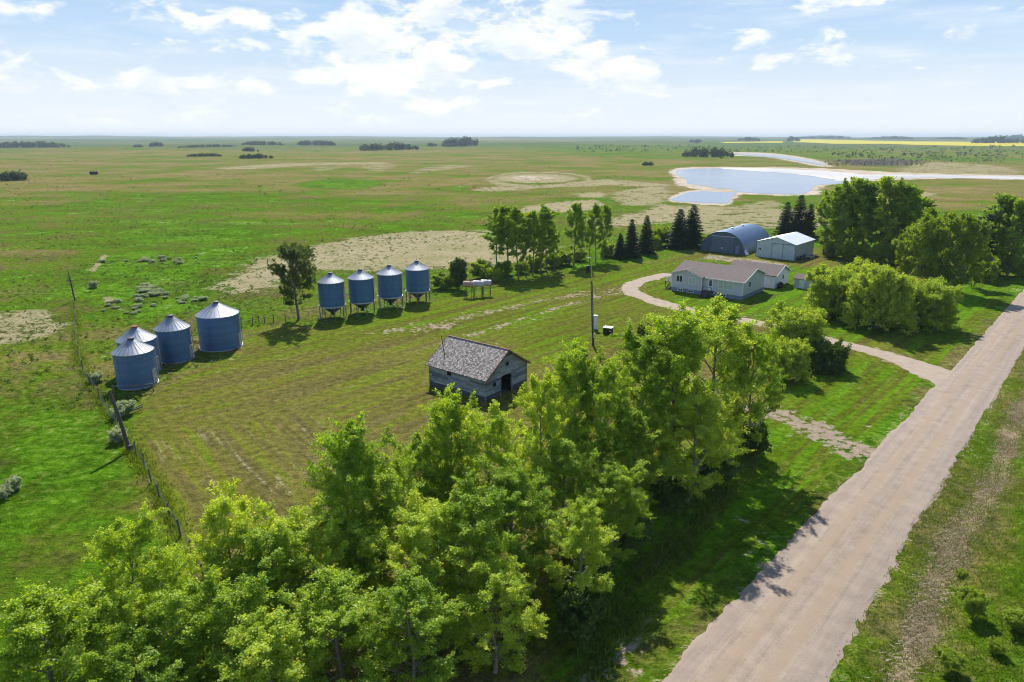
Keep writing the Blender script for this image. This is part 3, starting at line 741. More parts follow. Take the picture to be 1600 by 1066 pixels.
# --- foreground poplar row
FG = [Kind(101 + i, 13, M['bark_pale'], M['leaf_poplar'], rad=rr, cb=cb, env='poplar', limbs=nl, subs=7, up=up, density=74, leaf=.094, clr=.36, tr=.17, name='poplar')
      for i, (rr, cb, nl, up) in enumerate(((3.0, .05, 36, .52), (3.4, .07, 34, .44), (2.7, .05, 38, .60), (3.2, .05, 36, .48), (2.9, .14, 30, .55)))]
ROWG = 'poplars in the row beside the gravel road'
row = [  # top pixel, height, kind, width, label
    (1128, 478, 14.0, 0, 1.16, 'tallest leafy poplar at the house end of the road row, crown reaching below the house'),
    (1188, 522, 11.4, 1, .82, 'poplar at the far right end of the row, leaning out over the grass verge'),
    (1062, 512, 13.6, 2, 1.1, 'poplar left of the tallest one in the row, hiding a dark shrub on the lawn'),
    (1002, 532, 12.4, 3, 1.05, 'yellow green poplar in the row right of the black capped box'),
    (945, 580, 11.6, 4, .95, 'thin crowned poplar in the row just below the power pole'),
    (898, 562, 12.4, 2, .85, 'slender poplar with wispy top rising right of the barn gable'),
    (846, 606, 11.4, 4, .80, 'open poplar with a bare trunk showing, in front of the barn gable'),
    (765, 654, 11.0, 1, .92, 'bushy poplar whose top just touches the shadow of the barn'),
    (700, 636, 11.2, 2, .80, 'poplar with a narrow spire in front of the left barn wall'),
    (655, 690, 9.6, 0, .9, 'full poplar left of the barn, behind the front trees of the row'),
    (542, 690, 11.6, 2, .95, 'single poplar standing apart against the mown yard, left of the barn'),
    (590, 752, 9.0, 3, 1.0, 'low wide poplar below the one standing apart on the yard'),
    (480, 815, 9.0, 1, 1.0, 'yellow tipped poplar at the yard edge between two taller ones'),
    (345, 790, 10.0, 0, .88, 'poplar at the near yard corner where the wire fence ends'),
    (425, 838, 8.6, 4, 1.05, 'spreading poplar right of the fence end, above the pale bare patch'),
    (205, 825, 10.4, 3, .85, 'poplar outside the wire fence with its crown over the green pasture'),
    (140, 925, 9.0, 1, .75, 'sparse poplar with bare twigs reaching over the pasture'),
    (55, 965, 9.4, 2, .95, 'last poplar at the lower left corner of the picture'),
    (265, 940, 8.4, 0, 1.0, 'poplar in the lower left with a grey crooked limb showing'),
    (345, 930, 8.2, 3, 1.0, 'poplar in front of the fence end, half hiding the bare patch'),
    (520, 905, 8.2, 0, 1.05, 'dense poplar at the bottom of the picture, left of centre'),
    (650, 800, 8.8, 1, 1.05, 'broad poplar in the middle front of the row with bright top'),
    (735, 775, 9.0, 3, 1.0, 'bright poplar in the front of the row below the barn corner'),
    (880, 695, 8.6, 0, 1.0, 'poplar in the front of the row with a forked grey trunk'),
    (800, 750, 8.6, 2, 1.0, 'poplar in the front of the row beside the forked trunk'),
    (985, 650, 8.4, 3, 1.0, 'dark poplar in front of the row, shading the verge toward the road'),
    (1085, 620, 9.0, 1, 1.05, 'poplar in front of the tallest one, lower limbs over the verge'),
    (908, 800, 7.4, 4, .95, 'short poplar in the shaded front of the row, left of the shady verge'),
    (962, 742, 7.0, 2, 1.0, 'small poplar at the foot of the row where the shade meets the verge'),
    (640, 925, 7.4, 4, 1.1, 'shady poplar at the bottom edge near the middle of the row'),
    (410, 985, 7.6, 2, 1.1, 'poplar at the bottom edge left of the middle'),
    (770, 880, 6.8, 1, 1.05, 'low dark poplar beside the deepest shade of the row'),
    (210, 1010, 7.6, 4, 1.05, 'poplar at the bottom edge near the left corner'),
]
for px, py, h, kd, wd, lab in row:
    x, y = at_top(px, py, h)
    plant(FG[kd], 'poplar_tree', lab, 'tree', x, y, h, ROWG, wd * (1.12 if h > 9.5 else 1.35))

# --- understory shrubs along the row
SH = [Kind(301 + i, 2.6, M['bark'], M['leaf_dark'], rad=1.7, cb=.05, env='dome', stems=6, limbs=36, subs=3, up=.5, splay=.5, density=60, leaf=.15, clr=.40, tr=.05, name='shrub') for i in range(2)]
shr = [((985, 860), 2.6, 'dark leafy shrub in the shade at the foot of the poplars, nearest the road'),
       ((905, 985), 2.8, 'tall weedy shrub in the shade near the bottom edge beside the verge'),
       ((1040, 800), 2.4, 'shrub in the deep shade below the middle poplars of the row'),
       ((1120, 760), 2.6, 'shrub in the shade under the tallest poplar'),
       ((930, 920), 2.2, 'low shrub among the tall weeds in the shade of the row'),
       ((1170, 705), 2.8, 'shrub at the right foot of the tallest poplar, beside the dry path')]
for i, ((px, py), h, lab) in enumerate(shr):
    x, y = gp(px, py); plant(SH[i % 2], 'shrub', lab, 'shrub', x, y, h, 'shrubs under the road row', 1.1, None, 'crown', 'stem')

# --- lone tree by the hopper bins
LT = Kind(401, 11.3, M['bark'], M['leaf_lone'], rad=3.5, cb=.24, env='round', limbs=36, subs=6, up=.45, density=40, leaf=.16, clr=.42, tr=.24, name='lone')
x, y = gp(468, 500)
plant(LT, 'lone_tree', 'single round headed tree left of the raised hopper bins', 'tree', x, y, 10.7, None, 1.0)

# --- windbreak poplars behind the fuel tanks
WB = [Kind(501 + i, 13.5, M['bark'], M['leaf_far'], rad=rr, cb=cb, env='poplar', limbs=26, subs=5, up=.62, density=34, leaf=.19, clr=.46, tr=.13, lean=.02, name='windbreak')
      for i, (rr, cb) in enumerate(((2.2, .26), (1.8, .32), (2.0, .22)))]
WBG = 'tall poplars in the windbreak behind the lawn'
wb = [((775, 425), 330, 0, 1.2, 'leftmost tall poplar of the windbreak, with low leafy limbs'),
      ((795, 431), 327, 1, 1.2, 'windbreak poplar with a leaning forked trunk, second from the tanks'),
      ((810, 434), 328, 2, 1.0, 'windbreak poplar with thick trunk casting the widest shadow, third from the tanks'),
      ((822, 433), 345, 1, .8, 'thin short poplar squeezed between taller windbreak poplars'),
      ((832, 431), 335, 0, .95, 'windbreak poplar left of the gap of pale field, with thin crown'),
      ((844, 428), 325, 2, 1.1, 'windbreak poplar with the roundest top in the middle of the line'),
      ((854, 425), 332, 1, 1.0, 'windbreak poplar just right of the round topped one'),
      ((866, 420), 352, 2, .75, 'short leaning windbreak poplar at the gap in the line'),
      ((896, 416), 323, 0, 1.0, 'windbreak poplar rising behind the dark can on the power pole'),
      ((908, 413), 340, 1, .8, 'spindly windbreak poplar beside the power pole mast'),
      ((921, 412), 345, 1, .7, 'thin windbreak poplar between the mast and the last pair'),
      ((931, 410), 322, 2, .8, 'left poplar of the last close pair in the windbreak'),
      ((942, 407), 325, 0, .85, 'right poplar of the last close pair in the windbreak, before the spruces')]
for (px, py), ty, kd, wd, lab in wb:
    x, y = gp(px, py); plant(WB[kd], 'windbreak_poplar', lab, 'tree', x, y, ztop(ty, y), WBG, wd * 1.22)

# --- shrubs along the windbreak
SB = [Kind(601 + i, 3.0, M['bark'], M['leaf_maple'], rad=2.0, cb=.04, env='dome', stems=6, limbs=34, subs=3, up=.5, splay=.55, density=44, leaf=.22, clr=.6, tr=.05, name='hedge') for i in range(2)]
SBG = 'shrubs along the windbreak'
sb = [((690, 452), 2.6, 1.2, 'shrub right beside the last hopper bin'), ((706, 452), 2.4, 1.1, 'pale shrub between the last hopper bin and the dark bush'),
      ((752, 436), 3.2, 1.2, 'shrub directly behind the fuel tanks'), ((770, 440), 2.4, 1.1, 'shrub at the right end of the fuel tanks'), ((788, 430), 2.6, 1.2, 'shrub at the foot of the leftmost windbreak poplar'),
      ((815, 427), 2.4, 1.2, 'shrub under the poplars with the widest shadow'), ((838, 423), 2.6, 1.2, 'shrub in the middle of the windbreak'), ((862, 418), 2.8, 1.3, 'bright shrub in the gap of the windbreak'),
      ((882, 414), 2.8, 1.3, 'shrub right of the gap in the windbreak'), ((905, 408), 2.6, 1.3, 'shrub behind the power pole mast'), ((948, 401), 3.0, 1.2, 'shrub between the close pair of poplars and the spruces'),
      ((1030, 385), 4.6, .8, 'tall light shrub left of the two big spruces'), ((1044, 383), 4.2, .8, 'yellow green shrub at the foot of the two big spruces'), ((1022, 389), 3.2, .9, 'small shrub right of the middle spruce')]
for i, ((px, py), h, wd, lab) in enumerate(sb):
    x, y = gp(px, py); plant(SB[i % 2], 'shrub', lab, 'shrub', x, y, h, SBG, wd, None, 'crown', 'stem')
DB = Kind(640, 5.0, M['bark'], M['leaf_dark'], rad=1.9, cb=.04, env='dome', stems=5, limbs=40, subs=4, up=.8, splay=.4, density=40, leaf=.22, clr=.5, tr=.07, name='dark_bush')
x, y = gp(716, 452); plant(DB, 'dark_bush', 'tall dark bush left of the fuel tanks', 'bush', x, y, ztop(408, y), None, 1.0, None, 'crown', 'stem')
x, y = gp(1006, 545); plant(DB, 'dark_bush', 'dark rounded bush on the lawn behind the row, right of the black box', 'bush', x, y, 3.2, None, 1.0, None, 'crown', 'stem')

# --- spruces
SPK = [spruce_kind(701 + i, 10, r_, M['bark_dark'], M['needles']) for i, r_ in enumerate((2.5, 2.2, 2.8))]
spr = [((968, 404), 364, 0, 1.4, 'short spruce beside the last windbreak poplars'), ((985, 402), 342, 1, 1.3, 'middle spruce of the three between poplars and shrubs'),
       ((1008, 396), 336, 0, 1.2, 'tallest of the three spruces between poplars and shrubs'), ((1060, 388), 325, 2, 1.35, 'left of the two big dark spruces beside the arched shed'),
       ((1080, 386), 318, 2, 1.3, 'right of the two big dark spruces beside the arched shed'),
       ((1225, 372), 314, 2, 1.25, 'left spruce of the trio behind the two sheds'), ((1245, 370), 303, 2, 1.2, 'tall middle spruce of the trio behind the two sheds'), ((1262, 370), 318, 0, 1.3, 'right spruce of the trio behind the two sheds'),
       ((1458, 428), 345, 2, 1.0, 'dark spruce among the maples above the big willow'), ((1436, 424), 392, 0, 1.4, 'low spruce with long branches at the left foot of the maples'),
       ((1513, 424), 338, 0, 1.1, 'dark spruce left of the pale poplars at the right edge'), ((1530, 428), 334, 1, 1.2, 'dark spruce touching the pale poplars at the right edge')]
for (px, py), ty, kd, wd, lab in spr:
    x, y = gp(px, py); plant(SPK[kd], 'spruce_tree', lab, 'spruce', x, y, ztop(ty, y), 'spruces around the farmyard', wd)

# --- grove on the right
GP_ = [Kind(801 + i, 15, M['bark'], M['leaf_far'], rad=rr, cb=cb, env='poplar', limbs=34, subs=5, up=.62, density=40, leaf=.21, clr=.56, tr=.17, lean=.015, name='grove') for i, (rr, cb) in enumerate(((2.7, .05), (2.4, .08)))]
gr = [((1290, 398), 300, 0, .9, 'left edge poplar of the grove right of the small shed'), ((1306, 402), 290, 1, 1.0, 'second poplar from the left in the grove right of the small shed'), ((1325, 404), 283, 0, 1.05, 'tall poplar with full top in the left half of the grove'),
      ((1348, 406), 287, 1, 1.1, 'poplar with a dark shaded trunk at the middle front of the grove'), ((1368, 408), 281, 0, 1.1, 'tallest poplar at the top of the grove'), ((1392, 410), 288, 1, 1.1, 'poplar just right of the tallest one in the grove'),
      ((1412, 408), 298, 0, 1.0, 'poplar at the sloping right shoulder of the grove'), ((1434, 406), 312, 1, 1.05, 'lower poplar where the grove meets the maples'), ((1340, 385), 292, 0, 1.0, 'poplar in the back of the grove, half hidden'), ((1395, 388), 296, 1, 1.0, 'poplar at the back of the grove behind the right shoulder'),
      ((1552, 425), 306, 1, 1.15, 'tall pale poplar near the right edge, right of the two spruces'), ((1572, 430), 316, 0, 1.0, 'pale poplar second from the right edge above the road'), ((1596, 424), 322, 1, 1.1, 'pale poplar at the right edge of the picture above the road'), ((1622, 418), 318, 0, 1.1, 'poplar only partly inside the right edge of the picture')]
for (px, py), ty, kd, wd, lab in gr:
    x, y = gp(px, py); plant(GP_[kd], 'grove_poplar', lab, 'tree', x, y, ztop(ty, y), 'poplars of the grove right of the sheds', wd * 1.22)
for i, ((px, py), h, lab) in enumerate((((1298, 402), 3.4, 'shrub at the left foot of the grove'), ((1318, 406), 3.6, 'shrub under the left half of the grove'), ((1340, 409), 3.4, 'shrub at the middle foot of the grove'), ((1362, 411), 3.8, 'shrub under the tallest poplar of the grove'), ((1386, 413), 3.8, 'shrub at the right foot of the grove'), ((1408, 414), 4.0, 'shrub where the grove meets the yellow green maple'),
                                        ((1560, 428), 3.6, 'shrub under the pale poplars at the right edge'), ((1588, 430), 3.4, 'shrub at the right edge of the picture under the pale poplars'), ((1540, 438), 3.6, 'shrub beside the verge left of the pale poplars'))):
    x, y = gp(px, py); plant(SB[i % 2], 'shrub', lab, 'shrub', x, y, h, 'shrubs under the grove', 1.1, None, 'crown', 'stem')
MP = [Kind(851 + i, 12, M['bark'], M['leaf_maple'], rad=4.2, cb=.08, env='round', stems=3, limbs=54, subs=5, up=.45, splay=.5, density=42, leaf=.19, clr=.55, tr=.2, name='maple') for i in range(2)]
mp = [((1418, 438), 345, 0, .85, 'yellow green maple at the left end of the dark maples, below the grove'), ((1448, 448), 330, 1, .95, 'bright maple in the centre of the maples above the willow'), ((1492, 456), 336, 0, .95, 'dark green maple at the right end of the maples, shading the verge'),
      ((1520, 448), 380, 1, .85, 'lower maple beside the verge under the dark spruces')]
for (px, py), ty, kd, wd, lab in mp:
    x, y = gp(px, py); plant(MP[kd], 'maple_tree', lab, 'tree', x, y, ztop(ty, y), 'maples between the grove and the road', wd)

# --- big willow thicket and bushes by the driveway
WL = [Kind(901 + i, 8.5, M['bark'], M['leaf_willow'], rad=5.6, cb=.05, env='dome', stems=10, limbs=140, subs=6, up=.42, splay=.9, density=36, leaf=.18, clr=.62, tr=.2, shell=520, name='willow') for i in range(2)]
wl = [((1302, 492), 412, 0, .88, 'left dome of the big willow thicket beside the garage'), ((1370, 512), 414, 1, .95, 'middle dome of the big willow thicket, above the driveway'), ((1438, 508), 432, 0, .88, 'right dome of the big willow thicket, nearest the road'), ((1340, 476), 408, 1, .80, 'back dome of the big willow thicket')]
for (px, py), ty, kd, wd, lab in wl:
    x, y = gp(px, py); h = ztop(ty, y) * .90; plant(WL[kd], 'willow_bush', lab, 'willow', x, y, h, 'domes of the willow thicket', wd * 8.5 / h * 1.0)
BU = Kind(931, 5.5, M['bark'], M['leaf_willow'], rad=3.6, cb=.05, env='dome', stems=8, limbs=80, subs=4, up=.55, splay=.75, density=44, leaf=.15, clr=.5, tr=.1, shell=260, name='olive_bush')
x, y = gp(1238, 560); plant(BU, 'olive_bush', 'olive green bush right of the tallest poplar, before the driveway', 'bush', x, y, 6.0, None, 1.05, None, 'crown', 'stem')
x, y = gp(1228, 592); plant(BU, 'olive_bush', 'dark leafy bush tucked against the tallest poplar of the row', 'bush', x, y, 4.2, None, 1.0, None, 'crown', 'stem')
HB = Kind(941, 3.0, M['bark'], M['leaf_dark'], rad=2.4, cb=.03, env='dome', stems=8, limbs=80, subs=4, up=.5, splay=.8, density=70, leaf=.13, clr=.36, tr=.06, shell=260, name='round_bush')
x, y = gp(1288, 578); plant(HB, 'round_bush', 'clipped rounded dark green bush at the bend of the driveway', 'bush', x, y, 3.1, None, 1.0, None, 'crown', 'stem')
DW = [Kind(951 + i, 1.5, M['bark'], M['leaf_maple'], rad=1.3, cb=.03, env='dome', stems=7, limbs=60, subs=3, up=.6, splay=.7, density=80, leaf=.08, clr=.24, tr=.03, name='ditch_bush') for i in range(2)]
for (px, py), h, kd, wd, lab in (((1520, 960), 1.25, 0, .85, 'round dark green bush in the ditch across the road'), ((1480, 1040), .8, 1, 1.1, 'light green weedy bush at the bottom edge across the road'),
                                 ((1590, 985), 1.0, 1, 1.1, 'light green weedy bush at the right edge across the road'), ((1556, 1020), .6, 1, 1.0, 'small low bush between the weedy bushes across the road'), ((1500, 905), .5, 0, 1.0, 'small dark bush just above the round one across the road')):
    x, y = gp(px, py); plant(DW[kd], 'ditch_bush', lab, 'bush', x, y, h, 'bushes in the ditch across the road', wd, None, 'crown', 'stem')

# --- silver shrubs
SV = [Kind(971 + i, 1.2, M['bark'], M['leaf_sage'], rad=1.0, cb=.02, env='dome', stems=6, limbs=30, subs=3, up=.6, splay=.7, density=60, leaf=.10, clr=.26, tr=.025, name='silver') for i in range(2)]
rs = np.random.RandomState(77); cnt = 0
def silver(px, py, h, lab, wd=1.0):
    global cnt
    x, y = gp(px, py); cnt += 1
    plant(SV[cnt % 2], 'silver_shrub', lab, 'shrub', x, y, h, 'silvery shrubs', wd, None, 'crown', 'stem')
for (cx, cy_, sx_, sy_, n_, lab) in ((235, 458, 26, 9, 30, 'small silvery shrub in the dense patch behind the round bins'), (290, 470, 24, 6, 12, 'small silvery shrub in the strip behind the largest round bin'),
                                     (235, 408, 40, 4, 22, 'small silvery shrub in the long row out on the pasture'), (195, 480, 50, 12, 14, 'scattered silvery shrub left of the patch behind the bins')):
    for _ in range(n_):
        silver(cx + rs.randn() * sx_ * .6, cy_ + rs.randn() * sy_ * .6, .22 + rs.rand() * .32, lab, 2.0)
for px, py, h, lab in ((150, 598, .9, 'silvery shrub on the fence line beside the rail end'), (196, 648, 1.1, 'silvery shrub just right of the leaning fence pole'), (185, 690, 1.0, 'silvery shrub at the foot of the leaning fence pole'), (184, 655, .9, 'silvery shrub left of the leaning fence pole, halfway up'),
                       (22, 765, .8, 'pale silvery shrub alone on the green pasture at the left edge'), (4, 780, .8, 'pale silvery shrub cut by the left edge'), (147, 450, 1.0, 'bluish silvery shrub standing alone left of the bins')):
    silver(px, py, h, lab, 1.1)

# ------------------------------------------------------------------ materials for the built things
def mat_bin(name, col, dirt=(.20, .22, .25), rib=9.0, metal=.55, rough=.45):
    k = NT(name); v = k.coord('Object'); s = k.n('SeparateXYZ', {0: v})
    ring = k.math('SINE', k.math('MULTIPLY', s.outputs[2], 2 * math.pi * rib))
    sheet_ = k.math('FRACT', k.math('MULTIPLY', s.outputs[2], 1.22))
    seam = k.sm(sheet_, .94, .98)
    n = k.noise(k.mapv(v, scale=(1.4, 1.4, .25)), 1.5, 6, .65); n2 = k.noise(v, 6, 4)
    panel = k.noise(k.mapv(v, scale=(.1, .1, 1.22)), 1.0, 0)
    col_ = k.ramp(k.math('ADD', k.math('MULTIPLY', n, .65), k.math('MULTIPLY', panel, .35)), [(.32, tuple(c * .72 for c in col)), (.6, col), (.8, tuple(c * 1.3 for c in col))])
    col_ = k.mix(k.math('MULTIPLY', k.sm(n2, .55, .8), .25), col_, dirt)
    col_ = k.mix(k.math('MULTIPLY', seam, .4), col_, tuple(c * .45 for c in col))
    return k.bsdf(col_, k.math('ADD', rough, k.math('MULTIPLY', n, .15)), metal, k.bump(k.math('ADD', k.math('MULTIPLY', ring, .5), k.math('MULTIPLY', seam, .8)), .5, .03), .5)
M['bin_wall'] = mat_bin('bin_wall_steel', (.085, .175, .33), metal=.3)  # galvanised steel; the blue of the reflected sky is put into its base colour
M['hopper_wall'] = mat_bin('hopper_wall_steel', (.065, .165, .30), metal=.3)  # sky reflection tinted into the base colour, as on the flat bins
M['hopper_cone'] = mat_bin('hopper_cone_steel', (.10, .14, .19), rib=.01)
M['roof_steel'] = mat_plain('galvanised_roof', (.38, .40, .44), .42, .55, .16, 1.2, .1, .5)
M['roof_rib'] = mat_plain('galvanised_rib', (.26, .28, .31), .45, .5, .2, 2, .1, .5)
M['galv'] = mat_plain('galvanised_steel', (.45, .47, .50), .5, .6, .2, 3, .1)
M['leg_steel'] = mat_plain('leg_steel', (.17, .185, .21), .55, .4, .25, 3, .1)
M['dark_metal'] = mat_plain('dark_metal', (.05, .055, .06), .55, .4, .3, 4, .1)
M['rust'] = mat_plain('rusty_metal', (.23, .10, .055), .85, .1, .45, 4, .3)
M['white_paint'] = mat_plain('white_paint', (.72, .72, .70), .55, 0, .1, 2, .05)
M['black'] = mat_plain('black_paint', (.018, .018, .02), .5, 0, .3, 4, .1)
M['pole_wood'] = mat_plain('pole_wood', (.085, .07, .055), .9, 0, .35, 5, .4)
M['post_wood'] = mat_plain('fence_post_wood', (.13, .11, .09), .95, 0, .4, 8, .4)
M['glass'] = mat_plain('window_glass', (.03, .04, .045), .08, 0, .2, 1, 0, .6)
M['blind'] = mat_plain('window_blind', (.40, .48, .42), .25, 0, .12, 2, 0, .5)
M['painted_dark'] = mat_plain('painted_dark_interior', (.008, .008, .009), .95, 0, .2, 2, 0)  # near-black colour stands in for the unlit inside behind the barn windows

def mat_lap(name, col, pitch=.2, rough=.6, var=.1, edge=.6, axis=2, strength=.5, worn=None):
    k = NT(name); v = k.coord('Object'); s = k.n('SeparateXYZ', {0: v})
    fr = k.math('FRACT', k.math('DIVIDE', s.outputs[axis], pitch))
    line = k.sm(fr, .90, .97)
    n = k.noise(k.mapv(v, scale=(.5, .5, 2.5)), 1.5, 6, .6); n2 = k.noise(k.mapv(v, scale=(1, 1, 6)), 4, 5, .7)
    c = k.ramp(n, [(.3, tuple(x * (1 - var) for x in col)), (.7, tuple(min(.9, x * (1 + var)) for x in col))])
    if worn: c = k.mix(k.sm(n2, .46, .64), c, worn)
    if worn:   # each weathered board has its own tone, boards end every few metres
        bz = k.math('FLOOR', k.math('DIVIDE', s.outputs[axis], pitch))
        bxy = k.math('FLOOR', k.math('ADD', k.math('DIVIDE', k.math('ADD', s.outputs[0], s.outputs[1]), 2.6), k.math('MULTIPLY', bz, .37)))
        wn = k.n('TexWhiteNoise', {'Vector': k.n('CombineXYZ', {0: bz, 1: bxy, 2: 0.0}).outputs[0]}, noise_dimensions='3D').outputs['Value']
        c = k.mix(1.0, c, k.ramp(wn, [(0, (.45, .46, .48)), (.3, (.85, .86, .88)), (1, (1.35, 1.32, 1.28))]), 'MULTIPLY')
    c = k.mix(k.math('MULTIPLY', line, edge), c, tuple(x * .3 for x in col))
    return k.bsdf(c, rough, 0, k.bump(k.math('SUBTRACT', k.math('MULTIPLY', n2, .15), fr), strength, .03), .3)
M['siding'] = mat_lap('grey_siding', (.50, .515, .55), .13)
M['foundation'] = mat_plain('blue_grey_foundation', (.17, .21, .29), .85, 0, .25, 2, .2)
M['garage_siding'] = mat_lap('white_siding', (.66, .68, .72), .13)
M['barn_wall'] = mat_lap('weathered_barn_boards', (.25, .285, .30), .27, .9, .3, .8, 2, .8, (.10, .10, .10))
M['barn_skirt'] = mat_lap('dark_rotten_boards', (.075, .075, .078), .19, .95, .4, .7, 2, .8)
M['barn_trim'] = mat_plain('faded_red_trim', (.16, .085, .065), .85, 0, .4, 5, .2)
def mat_shingle(name, lo, mid, hi, sx_=.22, sy_=.16, contrast=1.0, rough=.9, bump=.8):
    k = NT(name); v = k.attr('run').outputs['Vector']
    br = k.n('TexBrick', {'Vector': v, 'Scale': 1.0, 'Mortar Size': .014, 'Brick Width': sx_, 'Row Height': sy_, 'Color1': (0, 0, 0, 1), 'Color2': (1, 1, 1, 1), 'Mortar': (.0, .0, .0, 1), 'Bias': 0.0})
    f = k.n('SeparateColor', {0: br.outputs['Color']}).outputs[0]
    n = k.noise(v, .8, 5, .6); n2 = k.noise(v, 9, 4, .7)
    ff = k.math('ADD', k.math('MULTIPLY', f, .55 * contrast), k.math('ADD', k.math('MULTIPLY', n, .30), k.math('MULTIPLY', n2, .45)))
    c = k.ramp(ff, [(.22, lo), (.55, mid), (.95, hi)])
    c = k.mix(k.math('MULTIPLY', br.outputs['Fac'], .6), c, tuple(x * .25 for x in lo))
    return k.bsdf(c, rough, 0, k.bump(k.math('ADD', f, n2), bump, .02), .2)
M['barn_shingle'] = mat_shingle('cedar_shingles', (.05, .042, .036), (.25, .215, .19), (.56, .50, .455), .19, .17)
M['house_shingle'] = mat_shingle('brown_asphalt_shingles', (.128, .100, .090), (.170, .136, .122), (.215, .176, .158), .33, .15, .45, .9, .4)
def mat_ribbed(name, col, axis, pitch, metal=.3, rough=.5, depth=.5):
    k = NT(name); v = k.coord('Object'); s = k.n('SeparateXYZ', {0: v})
    w = k.math('SINE', k.math('MULTIPLY', s.outputs[axis], 2 * math.pi / pitch))
    n = k.noise(v, .7, 6, .6); n2 = k.noise(v, 5, 4)
    c = k.ramp(k.math('ADD', k.math('MULTIPLY', n, .7), k.math('MULTIPLY', n2, .3)), [(.3, tuple(x * .78 for x in col)), (.7, tuple(min(.9, x * 1.18) for x in col))])
    c = k.mix(k.math('MULTIPLY', k.sm(w, .2, 1.), .18), c, tuple(x * .5 for x in col))
    return k.bsdf(c, rough, metal, k.bump(w, depth, .03), .5)
M['quonset_skin'] = mat_ribbed('quonset_steel', (.095, .15, .235), 1, .62, .55, .42, .9)
M['quonset_wall'] = mat_ribbed('quonset_front', (.085, .125, .18), 2, .45, .4, .5, .5)
M['quonset_door'] = mat_ribbed('quonset_door', (.115, .16, .22), 2, .40, .4, .5, .8)
M['shed_wall'] = mat_ribbed('shed_wall_steel', (.42, .52, .58), 0, .3, .2, .5, .5)
M['shed_side'] = mat_ribbed('shed_side_steel', (.42, .52, .58), 1, .3, .2, .5, .5)
M['shed_roof'] = mat_ribbed('shed_roof_steel', (.66, .68, .70), 1, .3, .35, .45, .6)
M['shed_trim'] = mat_plain('shed_trim', (.16, .20, .27), .6, .1, .15, 2, .1)

# ------------------------------------------------------------------ round bins
def bin_roof(r, z0, z1, n=30, lip=.10):
    m = MB(); m.lathe([(r + lip, z0 - .05), (r + lip, z0 + .01), (.34, z1 - .06), (.30, z1 - .02)], 60, smooth=False, cap1=True); return m
def roof_ribs(r, z0, z1, n=24, lip=.1):
    m = MB()
    for k in range(n):
        a = 2 * math.pi * k / n; c, s = math.cos(a), math.sin(a)
        m.beam(((r + lip) * c, (r + lip) * s, z0 + .02), (.36 * c, .36 * s, z1 - .01), .05, .035)
    return m
def flat_bin(px, py, r, ze, za, label, rust_cap=False, door_az=R(24)):
    x, y = gp(px, py) if py is not None else px
    o = empty('grain_bin', label, 'grain bin', (x, y, 0), 0, 'round flat bottomed grain bins')
    wv = MB(); prof = []
    z = 0.0
    while z <= ze + .001: prof.append((r, z)); z += .05
    prof = [(r + .012 * math.cos(2 * math.pi * zz / .2), zz) for rr, zz in prof]
    wv.lathe(prof, 72); w = wv.build('wall', M['bin_wall'], o)
    MB().lathe([(r + .12, -.02), (r + .12, .10), (r, .12)], 48, smooth=False).build('base_ring', M['galv'], o)
    rf = bin_roof(r, ze, za).build('roof', M['roof_steel'], o)
    roof_ribs(r, ze, za).build('roof_rib', M['roof_rib'], rf)
    c = MB().lathe([(.36, za - .05), (.36, za + .14), (.40, za + .14), (.40, za + .2), (.05, za + .26)], 16, smooth=False, cap1=True)
    c.build('cap', M['rust'] if rust_cap else M['dark_metal'], rf)
    # ladder with two rails on the right side and a door
    ld_ = MB(); a = door_az; q = Matrix.Rotation(a, 4, 'Z')
    def P(u, v_, z_): return q @ Vector((r + u, v_, z_))
    for v_ in (-.2, .2): ld_.beam(P(.14, v_, .2), P(.14, v_, ze + .1), .05)
    for i in range(int(ze / .3)): ld_.beam(P(.14, -.2, .3 + i * .3), P(.14, .2, .3 + i * .3), .03)
    ld_.build('ladder', M['galv'], o)
    d = MB(); q2 = Matrix.Rotation(a - .45, 4, 'Z'); d.box(r - .02, r + .07, -.4, .4, .25, 1.9, q2); d.build('door', M['galv'], o)
    return o
flat_bin(216, 600, 2.12, 4.15, 5.5, 'round grey blue grain bin nearest the fence, in front of another bin')
x, y = gp(210, 512, 5.6)
flat_bin((x, y), None, 2.15, 4.2, 5.6, 'round grain bin with rusty roof cap, half hidden behind the front bin', True)
flat_bin(276, 561, 2.05, 4.3, 5.75, 'middle round grain bin, between the hidden one and the widest one')
flat_bin(346, 541, 2.72, 4.72, 6.2, 'widest round grain bin, right end of the flat bottomed group')

